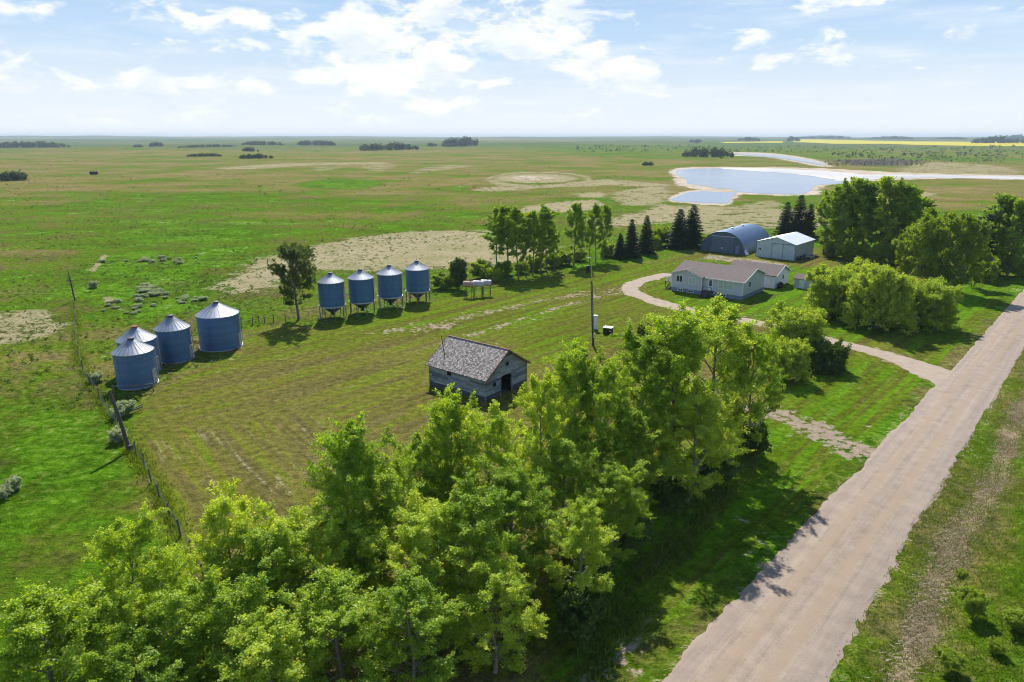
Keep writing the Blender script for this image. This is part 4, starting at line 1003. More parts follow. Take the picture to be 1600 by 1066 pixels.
# ------------------------------------------------------------------ hopper bins
def make_hopper(label):
    o = empty('hopper_bin', label, 'grain bin', (0, 0, 0), 0, 'hopper bottomed grain bins on legs')
    r, z0, ze, za = 2.02, 2.05, 5.95, 7.15
    prof = [(r + .012 * math.cos(2 * math.pi * z / .2), z) for z in np.arange(z0, ze + .01, .05)]
    MB().lathe(prof, 72).build('wall', M['hopper_wall'], o)
    rf = bin_roof(r, ze, za).build('roof', M['roof_steel'], o)
    roof_ribs(r, ze, za, 22).build('roof_rib', M['roof_rib'], rf)
    c = MB().lathe([(.34, za - .05), (.34, za + .14), (.38, za + .14), (.38, za + .2), (.05, za + .25)], 16, smooth=False, cap1=True)
    c.box(-.02, .02, -.02, .02, za + .2, za + .62)
    c.build('cap', M['dark_metal'], rf)
    hp = MB(); hp.lathe([(r - .02, z0 + .02), (.26, .72), (.24, .45)], 48, smooth=True, cap1=False); hp.lathe([(.24, .45), (.24, .40), (.34, .40), (.34, .52), (.24, .52)], 16, smooth=False)
    hp.build('hopper', M['hopper_cone'], o)
    MB().lathe([(r + .10, z0 - .10), (r + .10, z0 + .08), (r + .02, z0 + .08)], 48, smooth=False).build('ring_beam', M['galv'], o)
    for k in range(8):
        a = 2 * math.pi * (k + .5) / 8; c_, s_ = math.cos(a), math.sin(a)
        g = MB(); g.beam(((r + .02) * c_, (r + .02) * s_, 0), ((r + .02) * c_, (r + .02) * s_, z0), .12); g.box(-.14, .14, -.14, .14, 0, .03, Matrix.Translation(((r + .02) * c_, (r + .02) * s_, 0)))
        g.build('leg', M['leg_steel'], o)
    ld_ = MB(); q = Matrix.Rotation(R(-12), 4, 'Z')
    def P(u, v_, z_): return q @ Vector((r + u, v_, z_))
    for v_ in (-.2, .2): ld_.beam(P(.14, v_, .6), P(.14, v_, ze + .1), .05)
    for i in range(17): ld_.beam(P(.14, -.2, .7 + i * .3), P(.14, .2, .7 + i * .3), .03)
    ld_.build('ladder', M['galv'], o)
    return o
hp0 = make_hopper('first hopper bin on legs, next to the single round tree'); hpk = tree_of(hp0)
for i, ((px, py), lab) in enumerate((((521, 496), None), ((567, 489), 'second hopper bin on legs, counted from the single round tree'), ((611, 480.5), 'third hopper bin on legs, counted from the single round tree'), ((653.5, 471.5), 'last hopper bin on legs, beside the windbreak shrubs'))):
    o = hp0 if i == 0 else copy_tree(hp0, hpk)
    if lab: o['label'] = lab
    x, y = gp(px, py); o.location = (x, y, 0); o.rotation_euler = (0, 0, R(9) * i)

# ------------------------------------------------------------------ shared roof helper: quad slab with 'run' coordinates for shingles
def roof_slab(name, quads, mat, parent, th=.10):
    """quads: list of polygons (eave0, eave1, ridge1, ridge0 ...), outward up; 'run' = metres along eave / up the slope"""
    vs, fs, run = [], [], []
    for poly in quads:
        P = [Vector(p) for p in poly]; e = (P[1] - P[0]).normalized(); nrm = (P[1] - P[0]).cross(P[-1] - P[0]).normalized()
        if nrm.z < 0: nrm = -nrm
        s = nrm.cross(e); 
        if s.z < 0: s = -s
        o = len(vs); n = len(P)
        for p in P: vs.append(p); run.append(((p - P[0]).dot(e) + P[0].dot(e), (p - P[0]).dot(s), 0))
        for p in P: vs.append(p - nrm * th); run.append(((p - P[0]).dot(e), (p - P[0]).dot(s), 0))
        top = list(range(o, o + n)); bot = list(range(o + n, o + 2 * n))
        fs.append(top); fs.append(bot[::-1])
        for i in range(n): fs.append([top[i], bot[i], bot[(i + 1) % n], top[(i + 1) % n]])
    me = bpy.data.meshes.new(name); me.from_pydata([tuple(v) for v in vs], [], fs); me.materials.append(mat)
    a = me.attributes.new('run', 'FLOAT_VECTOR', 'POINT'); a.data.foreach_set('vector', np.array(run, np.float32).ravel())
    bm = bmesh.new(); bm.from_mesh(me); bmesh.ops.recalc_face_normals(bm, faces=bm.faces); bm.to_mesh(me); bm.free(); me.update()
    return link(name, me, parent)
def gable_walls(m, x0, x1, y0, y1, z0, ze, zr, axis='x'):
    """closed box with gables; ridge along axis"""
    if axis == 'x':
        ym = (y0 + y1) / 2
        pts = [(y0, z0), (y1, z0), (y1, ze), (ym, zr), (y0, ze)]
        m.prism(pts, lambda a, b, d: (d, a, b), x0, x1)
    else:
        xm = (x0 + x1) / 2
        pts = [(x0, z0), (x1, z0), (x1, ze), (xm, zr), (x0, ze)]
        m.prism(pts, lambda a, b, d: (a, d, b), y0, y1)
def window(parent, x0, x1, z0, z1, y, face='-y', pane='glass', mull=1, fw=.09):
    """window on a wall plane: frame part with a pane sub-part. face -y: plane y, spans x; face +x: plane x=y, spans y"""
    fr = MB(); t0, t1 = .05, .02
    def bx(m, a0, a1, b0, b1, d0, d1):
        if face == '-y': m.box(a0, a1, y - d1, y + d0, b0, b1)
        else: m.box(y - d0, y + d1, a0, a1, b0, b1)
    bx(fr, x0 - fw, x1 + fw, z1, z1 + fw, .02, .06); bx(fr, x0 - fw - .03, x1 + fw + .03, z0 - fw, z0, .02, .08)
    bx(fr, x0 - fw, x0, z0, z1, .02, .06); bx(fr, x1, x1 + fw, z0, z1, .02, .06)
    for i in range(1, mull + 1):
        xm = x0 + (x1 - x0) * i / (mull + 1); bx(fr, xm - .03, xm + .03, z0, z1, .02, .05)
    f = fr.build('window', M['white_paint'], parent)
    p = MB(); bx(p, x0 - .01, x1 + .01, z0 - .01, z1 + .01, .015, .022); p.build('pane', M[pane], f)
    return f

# ------------------------------------------------------------------ house
GA = R(-40)
hx, hy = 40.9 - 13.5 * math.cos(GA), 118.6 - 13.5 * math.sin(GA)
house = empty('farm_house', 'grey bungalow with brown shingle roof and white window frames', 'house', (hx, hy, 0), GA)
EZ, RZ, DP, LN, WX, PJ = 3.35, 4.95, 10.2, 13.5, 6.0, .55     # eave, ridge, depth, length, wing width, wing projection
m = MB(); m.box(0, WX, -PJ, 0, 0, .72); m.box(0, LN, 0.003, DP, 0, .72); m.build('foundation', M['foundation'], house)
m = MB()
gable_walls(m, .0, LN, .0, DP, .72, EZ, RZ - .12)
m.build('wall', M['siding'], house)
m = MB(); xm = WX / 2
m.prism([(-.02, .722), (WX, .722), (WX, EZ), (xm, EZ + .98), (-.02, EZ)], lambda a, b, d: (a, d, b), -PJ - .02, -.004); m.build('front_gable_wall', M['siding'], house)
# roof: main gable along x plus a cross gable over the front wing
ov = .4; sl = (RZ - EZ) / (DP / 2); ez = EZ - sl * ov
ym = DP / 2
cz = EZ + .98 + .06; csl = .98 / (WX / 2)         # cross gable ridge height
ci = (cz - .0 - EZ) / sl                            # where the cross ridge meets the main slope (y)
e0 = ez + .06
main_front = [(-ov, -ov, e0), (LN + ov, -ov, e0), (LN + ov, ym, RZ + .06), (-ov, ym, RZ + .06)]
main_back = [(LN + ov, DP + ov, e0), (-ov, DP + ov, e0), (-ov, ym, RZ + .06), (LN + ov, ym, RZ + .06)]
roof_slab('roof', [main_front, main_back], M['house_shingle'], house, .12)
yf = -PJ - ov
cel = cz - csl * (WX / 2 + ov)
yl = (cel - EZ) / sl                                  # valley end
def cross(sgn):
    ex = xm + sgn * (WX / 2 + ov)
    return [(ex, yf, cel + .075), (xm, yf, cz + .075), (xm, ci + .35, cz + .075), (ex, max(yl + .0, yf + .3), cel + .075)]
q1, q2 = cross(-1), cross(1)
q1 = [q1[0], q1[3], q1[2], q1[1]]; q2 = [q2[3], q2[0], q2[1], q2[2]]
roof_slab('front_gable_roof', [q1, q2], M['house_shingle'], house, .12)
# white fascia
m = MB()
for ex in (xm - WX / 2 - ov, xm + WX / 2 + ov): m.beam((ex, yf - .03, cel - .02), (xm, yf - .03, cz - .02), .16, .05)
m.beam((WX + ov + .05, -ov - .03, e0 - .07), (LN + ov, -ov - .03, e0 - .07), .05, .16)
for yy in (-ov, DP + ov): m.beam((LN + ov + .03, yy, e0 - .07), (LN + ov + .03, ym, RZ - .02), .05, .16)
m.build('fascia', M['white_paint'], house)
m = MB()
for xx, yy in ((LN + .02, -.02), (WX + .01, -PJ - .03), (-.03, -PJ - .03)): m.box(xx - .07, xx + .05, yy - .05, yy + .07, .75, EZ - .02)
m.build('corner_trim', M['white_paint'], house)
window(house, .95, 2.1, 1.9, 3.0, -PJ - .02); window(house, 3.45, 4.75, 1.85, 2.95, -PJ - .02, '-y', 'blind', 0)
window(house, 9.0, 11.7, 1.55, 2.95, 0, '-y', 'blind', 2)
window(house, 1.4, 2.3, .2, .55, -PJ, '-y', 'glass', 1, .1); window(house, 3.5, 4.4, .2, .55, -PJ, '-y', 'glass', 1, .1); window(house, 9.6, 10.5, .2, .55, 0.003, '-y', 'glass', 1, .1)
window(house, 2.6, 3.5, 1.9, 2.9, LN, '+x', 'glass', 0)
d = MB(); d.box(7.0, 7.95, -.06, .02, .95, 3.05); dd = d.build('door', M['white_paint'], house)
MB().box(7.22, 7.73, -.075, -.055, 1.75, 2.85).build('pane', M['glass'], dd); MB().box(7.8, 7.86, -.12, -.06, 1.85, 1.95).build('handle', M['dark_metal'], dd)
st = MB(); st.box(6.35, 8.2, -1.25, -.02, .75, .90)
for i in range(4): st.box(6.6, 7.9, -1.25 - .28 * (i + 1), -1.25 - .28 * i, .70 - .17 * i - .05, .72 - .17 * i)
for xx in (6.6, 7.86): st.beam((xx, -1.25, .72), (xx, -2.4, .0), .06, .2)
for xx in (6.4, 8.12): st.box(xx, xx + .1, -1.2, -1.1, 0, 1.75)
st.beam((6.45, -1.15, 1.72), (8.17, -1.15, 1.72), .06)
st.build('front_steps', M['pole_wood'], house)
# deck with stairs at the left end
dk = MB(); dk.box(-2.3, -.03, 1.2, 5.2, 1.12, 1.22)
for xx in (-2.25, -.2):
    for yy in (1.3, 5.1): dk.box(xx - .06, xx + .06, yy - .06, yy + .06, 0, 1.12)
dko = dk.build('deck', M['post_wood'], house)
rl = MB()
for yy in np.arange(1.3, 5.2, .45): rl.box(-2.28, -2.22, yy - .03, yy + .03, 1.22, 2.15)
rl.beam((-2.25, 1.25, 2.16), (-2.25, 5.2, 2.16), .09)
for xx in np.arange(-2.25, -1.3, .3): rl.box(xx - .03, xx + .03, 1.22, 1.28, 1.22, 2.15)
rl.build('railing', M['white_paint'], dko)
ss_ = MB()
for i in range(6): ss_.box(-1.25, -.15, 1.2 - .28 * (i + 1), 1.2 - .28 * i, 1.02 - .18 * i - .05, 1.05 - .18 * i)
for xx in (-1.28, -.12): ss_.beam((xx, 1.2, 1.05), (xx, -.55, .0), .06, .22); ss_.beam((xx, 1.2, 2.0), (xx, -.5, .95), .05, .08)
ss_.build('stairs', M['pole_wood'], dko)
v = MB()
v.lathe([(.06, RZ - .45), (.06, RZ + .35)], 8, 2.0, 7.0, cap1=True); v.lathe([(.10, RZ - .6), (.10, RZ + .15), (.16, RZ + .15), (.16, RZ + .22)], 10, 5.2, 6.8, cap1=True)
v.build('roof_vent', M['galv'], house)

# ------------------------------------------------------------------ garage and small shed behind the house
gx, gy = 50.2 - 9.4 * math.cos(GA), 128.2 - 9.4 * math.sin(GA)
gar = empty('garage', 'white garage with brown shingle roof behind the right end of the house', 'garage', (gx, gy, 0), GA)
m = MB(); gable_walls(m, 0, 9.4, 0, 7.4, 0, 2.55, 3.95); m.build('wall', M['garage_siding'], gar)
s2 = (3.95 - 2.55) / 3.7
roof_slab('roof', [[(-.35, -.4, 2.55 - .4 * s2 + .1), (9.8, -.4, 2.55 - .4 * s2 + .1), (9.8, 3.7, 4.05), (-.35, 3.7, 4.05)], [(9.8, 7.8, 2.55 - .4 * s2 + .1), (-.35, 7.8, 2.55 - .4 * s2 + .1), (-.35, 3.7, 4.05), (9.8, 3.7, 4.05)]], M['house_shingle'], gar, .11)
m = MB()
for yy in (-.4, 7.8): m.beam((9.83, yy, 2.55 - .4 * s2 + .03), (9.83, 3.7, 3.98), .05, .15)
m.build('fascia', M['white_paint'], gar)
window(gar, 4.0, 4.8, 1.2, 2.1, 9.4, '+x', 'glass', 0, .05)
for k_, (yy, hh, lab) in enumerate(((1.0, .9, 'dark barrel against the garage gable, nearest the front corner'), (1.9, 1.1, 'second dark barrel against the garage gable'), (2.7, .8, 'short dark barrel against the garage gable, third from the front corner'))):
    p = Matrix.Rotation(GA, 4, 'Z') @ Vector((9.4 + .5, yy, 0))
    b = MB(); b.lathe([(.26, 0), (.28, .02), (.28, hh * .33), (.30, hh * .35), (.28, hh * .37), (.28, hh * .66), (.30, hh * .68), (.28, hh * .7), (.28, hh - .02), (.25, hh), (.24, hh - .03)], 18, cap0=True, cap1=True)
    bo = b.build('barrel', M['black']); bo.location = (gx + p.x, gy + p.y, 0); tag(bo, lab, 'barrel', 'barrels by the garage')
x, y = gp(1240, 449.5)
sh = empty('garden_shed', 'tiny grey shed with brown roof right of the garage', 'shed', (x, y, 0), GA)
m = MB(); gable_walls(m, 0, 3.0, 0, 3.2, 0, 1.9, 2.5); m.build('wall', M['siding'], sh)
roof_slab('roof', [[(-.2, -.25, 1.86), (3.2, -.25, 1.86), (3.2, 1.6, 2.6), (-.2, 1.6, 2.6)], [(3.2, 3.45, 1.86), (-.2, 3.45, 1.86), (-.2, 1.6, 2.6), (3.2, 1.6, 2.6)]], M['house_shingle'], sh, .08)
MB().box(1.0, 1.9, -.05, .02, .05, 1.75).build('door', M['white_paint'], sh)

# ------------------------------------------------------------------ arched steel shed
qx, qy = 48.0, 173.6
qa = math.atan2(-6.9, 8.9)
qs = empty('quonset_hut', 'long arched blue grey steel shed with ribbed double doors', 'shed', (qx, qy, 0), qa)
QW, QH, QL = 11.3, 5.35, 20.0
NA = 40
arc = [(QW / 2 - QW / 2 * math.cos(math.pi * k / NA), QH * math.sin(math.pi * k / NA) ** .92) for k in range(NA + 1)]
m = MB(); vs = []; NL = 64
for j in range(NL + 1):
    yv = QL * j / NL; bulge = .05 * (j % 2)
    for ax_, az_ in arc:
        dx = (ax_ - QW / 2) / (QW / 2); dz = az_ / QH; vs.append((ax_ + dx * bulge, yv, az_ + dz * bulge))
m.add(vs, [(j * (NA + 1) + k, j * (NA + 1) + k + 1, (j + 1) * (NA + 1) + k + 1, (j + 1) * (NA + 1) + k) for j in range(NL) for k in range(NA)], True)
m.build('shell', M['quonset_skin'], qs)
m = MB(); m.prism(arc[1:-1] + [(QW, 0.0), (0.0, 0.0)], lambda a, b, d: (a, d, b), .25, .38); m.build('end_wall', M['quonset_wall'], qs)
m = MB(); m.prism(arc[1:-1] + [(QW, 0.0), (0.0, 0.0)], lambda a, b, d: (a, d, b), QL - .4, QL - .27); m.build('back_wall', M['quonset_wall'], qs)
for x0_, x1_ in ((2.9, 5.6), (5.68, 8.4)):
    d = MB(); d.box(x0_, x1_, .16, .25, .08, 4.05); do = d.build('door', M['quonset_door'], qs)
    MB().box((5.45 if x0_ < 5 else 5.75), (5.53 if x0_ < 5 else 5.83), .10, .16, 1.0, 1.5).build('handle', M['white_paint'], do)
d = MB(); d.box(9.0, 9.9, .18, .25, .05, 2.0); d.build('door', M['shed_trim'], qs)
m = MB(); m.box(2.6, 8.7, .10, .20, 4.05, 4.2); m.build('door_track', M['galv'], qs)
for yv in (6.0, 13.5):
    m = MB(); m.lathe([(.22, QH - .05), (.22, QH + .25), (.36, QH + .25), (.36, QH + .32), (.05, QH + .48)], 14, QW / 2, yv, False, cap1=True); m.build('roof_vent', M['galv'], qs)

# ------------------------------------------------------------------ small steel shed
sx0, sy0 = gp(1180.5, 400.7); sa_ = math.atan2(-6.2, 6.9)
sd = empty('steel_shed', 'pale blue gabled steel shed with bright roof and sliding door', 'shed', (sx0, sy0, 0), sa_)
SW, SD, SE, SR = 9.3, 12.4, 3.65, 5.05
m = MB(); gable_walls(m, 0, SW, 0, .12, 0, SE, SR, 'y'); gable_walls(m, 0, SW, SD - .12, SD, 0, SE, SR, 'y'); m.build('end_wall', M['shed_wall'], sd)
m = MB(); m.box(0, .1, .12, SD - .12, 0, SE); m.box(SW - .1, SW, .12, SD - .12, 0, SE); m.build('side_wall', M['shed_side'], sd)
ss2 = (SR - SE) / (SW / 2)
m = MB()
for sg in (-1, 1):
    ex = SW / 2 + sg * (SW / 2 + .2); ezz = SE - .2 * ss2 + .1
    pr = [(ex, ezz), (SW / 2, SR + .1), (SW / 2, SR + .03), (ex, ezz - .07)]
    m.prism(pr, lambda a, b, d: (a, d, b), -.2, SD + .2)
m.build('roof', M['shed_roof'], sd)
m = MB()
for sg in (-1, 1): m.beam((SW / 2 + sg * (SW / 2 + .2), -.23, SE - .2 * ss2 + .02), (SW / 2, -.23, SR + .02), .16, .05)
for xx in (.0, SW): m.box(xx - .07, xx + .07, -.06, .0 - .005, .0, SE - .05)
m.box(SW + .005, SW + .06, -.05, SD, SE - .14, SE - .02)
m.build('trim', M['shed_trim'], sd)
d = MB(); d.box(3.9, 6.4, -.09, -.02, .06, 3.5); d.build('door', M['shed_wall'], sd)
m = MB()
for xx in (3.86, 6.42): m.box(xx - .03, xx + .03, -.11, -.02, .05, 3.55)
m.box(3.8, 8.9, -.12, -.02, 3.55, 3.66); m.build('door_track', M['shed_trim'], sd)
window(sd, .55, 1.2, 1.7, 2.2, 0, '-y', 'glass', 1, .04)
# junk along the shed
def junk(name, px, py, lab, cat, fn, grp=None):
    x, y = gp(px, py); m = MB(); mats = fn(m); o = m.build(name, mats); o.location = (x, y, 0); o.rotation_euler = (0, 0, RND.uniform(0, 3)); return tag(o, lab, cat, grp)
def cart(m):
    m.box(-1.1, 1.1, -.6, .6, .42, .50); m.box(-1.1, 1.1, -.6, -.55, .5, .75); m.box(-1.1, 1.1, .55, .6, .5, .75)
    for sx_ in (-.6, .6):
        for sy_ in (-.66, .66): m.tube([(sx_, sy_ - .07, .26), (sx_, sy_ + .07, .26)], .26, 14)
    m.beam((1.1, 0, .45), (2.1, 0, .3), .07); return [M['galv']]
junk('flat_cart', 1265, 404, 'low grey flat cart parked at the back corner of the steel shed', 'cart', cart)
def drum(m): m.lathe([(.28, 0), (.30, .02), (.30, .3), (.32, .32), (.30, .34), (.30, .58), (.32, .6), (.30, .62), (.30, .86), (.26, .88)], 16, cap0=True, cap1=True); return [M['dark_metal']]
for px, py, lab in ((1246, 407, 'dark drum at the front corner of the steel shed side'), (1251, 405.6, 'dark drum in the middle of the steel shed side'), (1257, 403.5, 'dark drum farthest back along the steel shed side')):
    junk('drum', px, py, lab, 'drum', drum, 'drums beside the steel shed')
def boards(m):
    for i in range(5): m.beam((-.5 + .22 * i, .1 * (i % 2), .05), (-.3 + .26 * i, 1.2, 1.6 - .1 * i), .18, .04)
    return [M['white_paint']]
junk('leaning_boards', 1168, 399, 'pale boards leaning in the gap between the two sheds', 'boards', boards)
def crate(m):
    for i in range(4): m.box(-.5, .5, -.4, .4, .1 + .2 * i, .25 + .2 * i)
    for sx_ in (-.46, .40): m.box(sx_, sx_ + .06, -.43, .43, 0, .9)
    return [M['rust']]
junk('crate', 1163, 398, 'rusty brown slatted crate beside the arched shed', 'crate', crate)

# ------------------------------------------------------------------ old barn
ba = R(-38); ca, sa2 = math.cos(ba), math.sin(ba)
BL, BD, BE, BR = 8.5, 7.5, 2.72, 5.12
bx_, by_ = -2.75 - (BL + .2) * ca, 69.8 - (BL + .2) * sa2
barn = empty('old_barn', 'weathered grey wooden barn with mottled shingle roof and dark doorway', 'barn', (bx_, by_, 0), ba)
# walls as slabs so that the doorway is a real opening
dy0, dy1, dh = 2.7, 4.6, 2.25
m = MB(); m.box(0, BL, 0, .12, .62, BE); m.box(0, BL, BD - .12, BD, .62, BE); ymb = BD / 2
m.prism([(.12, .62), (BD - .12, .62), (BD - .12, BE), (BD - .12, BE + .02), (ymb, BR - .08), (.12, BE + .02)], lambda a, b, d: (d, a, b), 0, .12)
zc = lambda yy: BE + (BR - BE - .08) * (1 - abs(yy - ymb) / ymb)
m.prism([(.12, .62), (dy0, .62), (dy0, dh - .25), (dy0 + .3, dh), (dy1 - .3, dh), (dy1, dh - .25), (dy1, .62), (BD - .12, .62), (BD - .12, BE), (ymb, BR - .08), (.12, BE)], lambda a, b, d: (d, a, b), BL - .12, BL)
m.build('wall', M['barn_wall'], barn)
m = MB(); m.box(0.01, BL - .01, .01, .11, -.05, .62); m.box(.01, BL - .01, BD - .11, BD - .01, -.05, .62); m.box(.01, .11, .11, BD - .11, -.05, .62); m.box(BL - .11, BL - .01, .11, dy0, -.05, .62); m.box(BL - .11, BL - .01, dy1, BD - .11, -.05, .62); m.build('skirt', M['barn_skirt'], barn)
sb_ = (BR - BE) / (BD / 2); o_ = .32; be = BE - sb_ * o_ + .08
rfb = roof_slab('roof', [[(-.35, -o_, be), (BL + .35, -o_, be), (BL + .35, ymb, BR + .08), (-.35, ymb, BR + .08)], [(BL + .35, BD + o_, be), (-.35, BD + o_, be), (-.35, ymb, BR + .08), (BL + .35, ymb, BR + .08)]], M['barn_shingle'], barn, .09)
m = MB(); m.box(-.37, BL + .37, ymb - .11, ymb + .11, BR + .088, BR + .115); m.build('ridge_board', M['barn_trim'], rfb)
m = MB()
for xx in (BL + .37, -.37):
    for yy in (-o_, BD + o_): m.beam((xx, yy, be - .07), (xx, ymb, BR + .01), .05, .16)
m.build('bargeboard', M['barn_trim'], rfb)
m = MB()
m.box(BL - .01, BL + .05, -.05, .06, .0, BE); m.box(BL - .05, BL + .03, -.04, -.003, 0, BE); m.box(-.05, .06, -.05, -.003, 0, BE); m.box(BL + .003, BL + .05, BD - .08, BD + .03, 0, BE)
m.box(BL + .004, BL + .04, dy0 - .14, dy0, .0, dh + .05); m.box(BL + .004, BL + .04, dy1, dy1 + .14, 0, dh + .05); m.box(BL + .004, BL + .04, .1, BD - .1, BE + .0, BE + .14)
m.build('corner_board', M['barn_wall'], barn)
for x0_, z0_ in ((2.9, 2.0), ):
    f = MB(); f.box(x0_ - .06, x0_ + .56, -.035, -.003, z0_ - .06, z0_ + .46); fo = f.build('window', M['barn_skirt'], barn); MB().box(x0_, x0_ + .5, -.05, -.036, z0_, z0_ + .4).build('pane', M['painted_dark'], fo)
for y0_, z0_ in ((1.35, 1.45), (3.6, 3.3)):
    f = MB(); f.box(BL + .003, BL + .035, y0_ - .06, y0_ + .5, z0_ - .06, z0_ + .4); fo = f.build('window', M['barn_skirt'], barn); MB().box(BL + .036, BL + .05, y0_, y0_ + .44, z0_, z0_ + .34).build('pane', M['painted_dark'], fo)
m = MB(); m.box(.4, BL - .4, .4, BD - .4, .0, .04); m.build('floor_boards', M['barn_skirt'], barn)
# the thin pole standing against the barn roof
pp = MB(); pp.tube([(1.3, 1.3, 3.35), (.62, 1.5, 5.9)], [.055, .04], 8); pp.build('roof_pole', M['pole_wood'], barn)

# ------------------------------------------------------------------ power pole
x, y = gp(927, 540)
pw = empty('power_pole', 'dark wooden power pole with thin mast and can on the lawn', 'power pole', (x, y, 0), 0)
zt = ztop(440, y); zm = ztop(402, y)
dxt = (920.5 - 927) * 97 / F_PX * .92
MB().tube([(0, 0, -.2), (dxt * .5, 0, zt * .5), (dxt, 0, zt)], [.17, .15, .125], 12).build('pole', M['pole_wood'], pw)
MB().tube([(dxt, 0, zt - .4), (dxt - .08, 0, zm)], [.05, .04], 8).build('mast', M['galv'], pw)
m = MB(); zc_ = ztop(420, y); m.lathe([(.05, zc_ - .55), (.24, zc_ - .5), (.26, zc_ + .35), (.2, zc_ + .42), (.06, zc_ + .45)], 16, dxt - .55, 0, cap0=True, cap1=True); m.beam((dxt - .55, 0, zc_), (dxt, 0, zc_), .07); m.build('transformer', M['black'], pw)
m = MB(); m.beam((dxt - .08, 0, zm - .1), (dxt - .5, -.1, zm), .05); m.lathe([(.02, zm + .04), (.18, zm), (.16, zm - .14), (.10, zm - .2)], 14, dxt - .5, -.1, cap1=True); m.build('lamp_head', M['white_paint'], pw)
m = MB(); m.box(-.10, .10, -.26, -.16, 1.2, 1.8); m.tube([(0, -.19, 1.8), (dxt * .5, -.17, zt * .5), (dxt, -.15, zt - .3)], .025, 6); m.build('meter_box', M['galv'], pw)

# pale pedestal and black box
x, y = gp(930, 515.5)
o = empty('utility_cabinet', 'tall pale blue utility cabinet standing behind the power pole', 'cabinet', (x, y, 0), R(-20))
m = MB(); m.box(-.28, .28, -.22, .22, .12, 2.2); m.build('body', mat_plain('pale_blue_paint', (.46, .60, .62), .5, 0, .1, 2, .05), o)
MB().box(-.32, .32, -.26, .26, 2.2, 2.27).build('lid', M['white_paint'], o); MB().box(-.4, .4, -.35, .35, -.02, .12).build('base', M['dark_metal'], o)
MB().box(-.24, .24, -.24, -.221, .3, 2.05).build('door', M['white_paint'], o)
x, y = gp(950, 521.5)
o = empty('storage_box', 'low black box with white lid on the lawn near the power pole', 'box', (x, y, 0), R(-25))
m = MB(); m.box(-.62, .62, -.5, .5, .05, .95); m.box(-.65, .65, -.53, -.45, .0, .1); m.box(-.65, .65, .45, .53, 0, .1); m.build('body', M['black'], o)
m = MB(); m.box(-.68, .68, -.56, .56, .95, 1.03); m.box(-.5, .5, -.4, .4, 1.03, 1.07); m.build('lid', M['white_paint'], o)
m = MB(); m.box(.35, .55, -.53, -.5, .45, .65); m.build('label_plate', mat_plain('pale_sticker', (.6, .52, .35), .6, 0, .1, 2, 0), o)

# ------------------------------------------------------------------ fuel tanks
def fuel_tank(px, py, lab, bm_, em_, L=1.9, r=.55, rz=R(-12)):
    x, y = gp(px, py); o = empty('fuel_tank', lab, 'fuel tank', (x, y, 0), rz, 'fuel tanks on stands'); zc = 2.35
    m = MB(); prof = [(-L / 2, r), (L / 2, r)]
    m.tube([(-L / 2, 0, zc), (L / 2, 0, zc)], r, 24, False); m.build('body', bm_, o)
    for sg in (-1, 1):
        e = MB(); e.tube([(sg * L / 2, 0, zc), (sg * (L / 2 + .07), 0, zc), (sg * (L / 2 + .11), 0, zc)], [r * .995, r * .86, r * .4], 24, True); e.build('end_cap', em_, o)
    for sx_ in (-.6, .6):
        for sy_ in (-.45, .45):
            MB().beam((sx_ * 1.1, sy_ * 1.25, 0), (sx_, sy_ * .75, zc - r * .62), .08).build('leg', M['dark_metal'], o)
    m = MB(); m.beam((-.66, -.5, .9), (.66, -.5, .9), .05); m.beam((-.66, .5, .9), (.66, .5, .9), .05); m.beam((-.66, -.5, .3), (.66, -.5, 1.6), .04); m.build('brace', M['dark_metal'], o)
    m = MB(); m.tube([(.3, 0, zc + r), (.3, 0, zc + r + .12)], .1, 10); m.tube([(.9, -.3, zc - r * .7), (.95, -.45, 1.2), (.9, -.5, .5)], .03, 6); m.build('fuel_hose', M['black'], o)
M['tank_rust'] = mat_plain('rust_streaked_tank', (.40, .24, .18), .7, 0, .35, 1.5, .1); M['tank_white'] = mat_plain('white_tank', (.46, .46, .45), .55, 0, .12, 1.5, .05); M['tank_red'] = mat_plain('faded_red_tank', (.36, .11, .09), .65, 0, .25, 2, .1)
fuel_tank(733, 464, 'rust streaked pinkish fuel tank on a stand, nearest the dark bush', M['tank_rust'], M['tank_white'])
fuel_tank(748, 463, 'white fuel tank on a stand, middle of the three', M['tank_white'], M['tank_white'])
fuel_tank(760, 461.5, 'white fuel tank with red ends on a stand, nearest the windbreak', M['tank_white'], M['tank_red'])

# ------------------------------------------------------------------ fences
FP = [gp(*q) for q in ((318, 905), (300, 870), (283, 838), (266, 808), (250, 780), (237, 755), (225, 730), (213, 712), (203, 703), (172, 652), (156, 625), (142, 602), (130, 578), (123, 556), (119, 530), (118, 505), (117, 485), (116, 470))]
fn = empty('wire_fence', 'thin post and wire fence between the green pasture and the mown yard', 'fence', (FP[0][0], FP[0][1], 0))
ox, oy = FP[0]
for i, (x, y) in enumerate(FP):
    h = 1.25 + .2 * RND.random(); lx, ly = RND.uniform(-.12, .12), RND.uniform(-.12, .12)
    MB().tube([(x - ox, y - oy, -.1), (x - ox + lx, y - oy + ly, h)], [.075, .065], 7).build('post', M['post_wood'], fn)
for z in (.45, .8, 1.12):
    m = MB()
    m.tube([(x - ox, y - oy, z) for x, y in FP], .012, 4); m.build('wire', M['dark_metal'], fn)
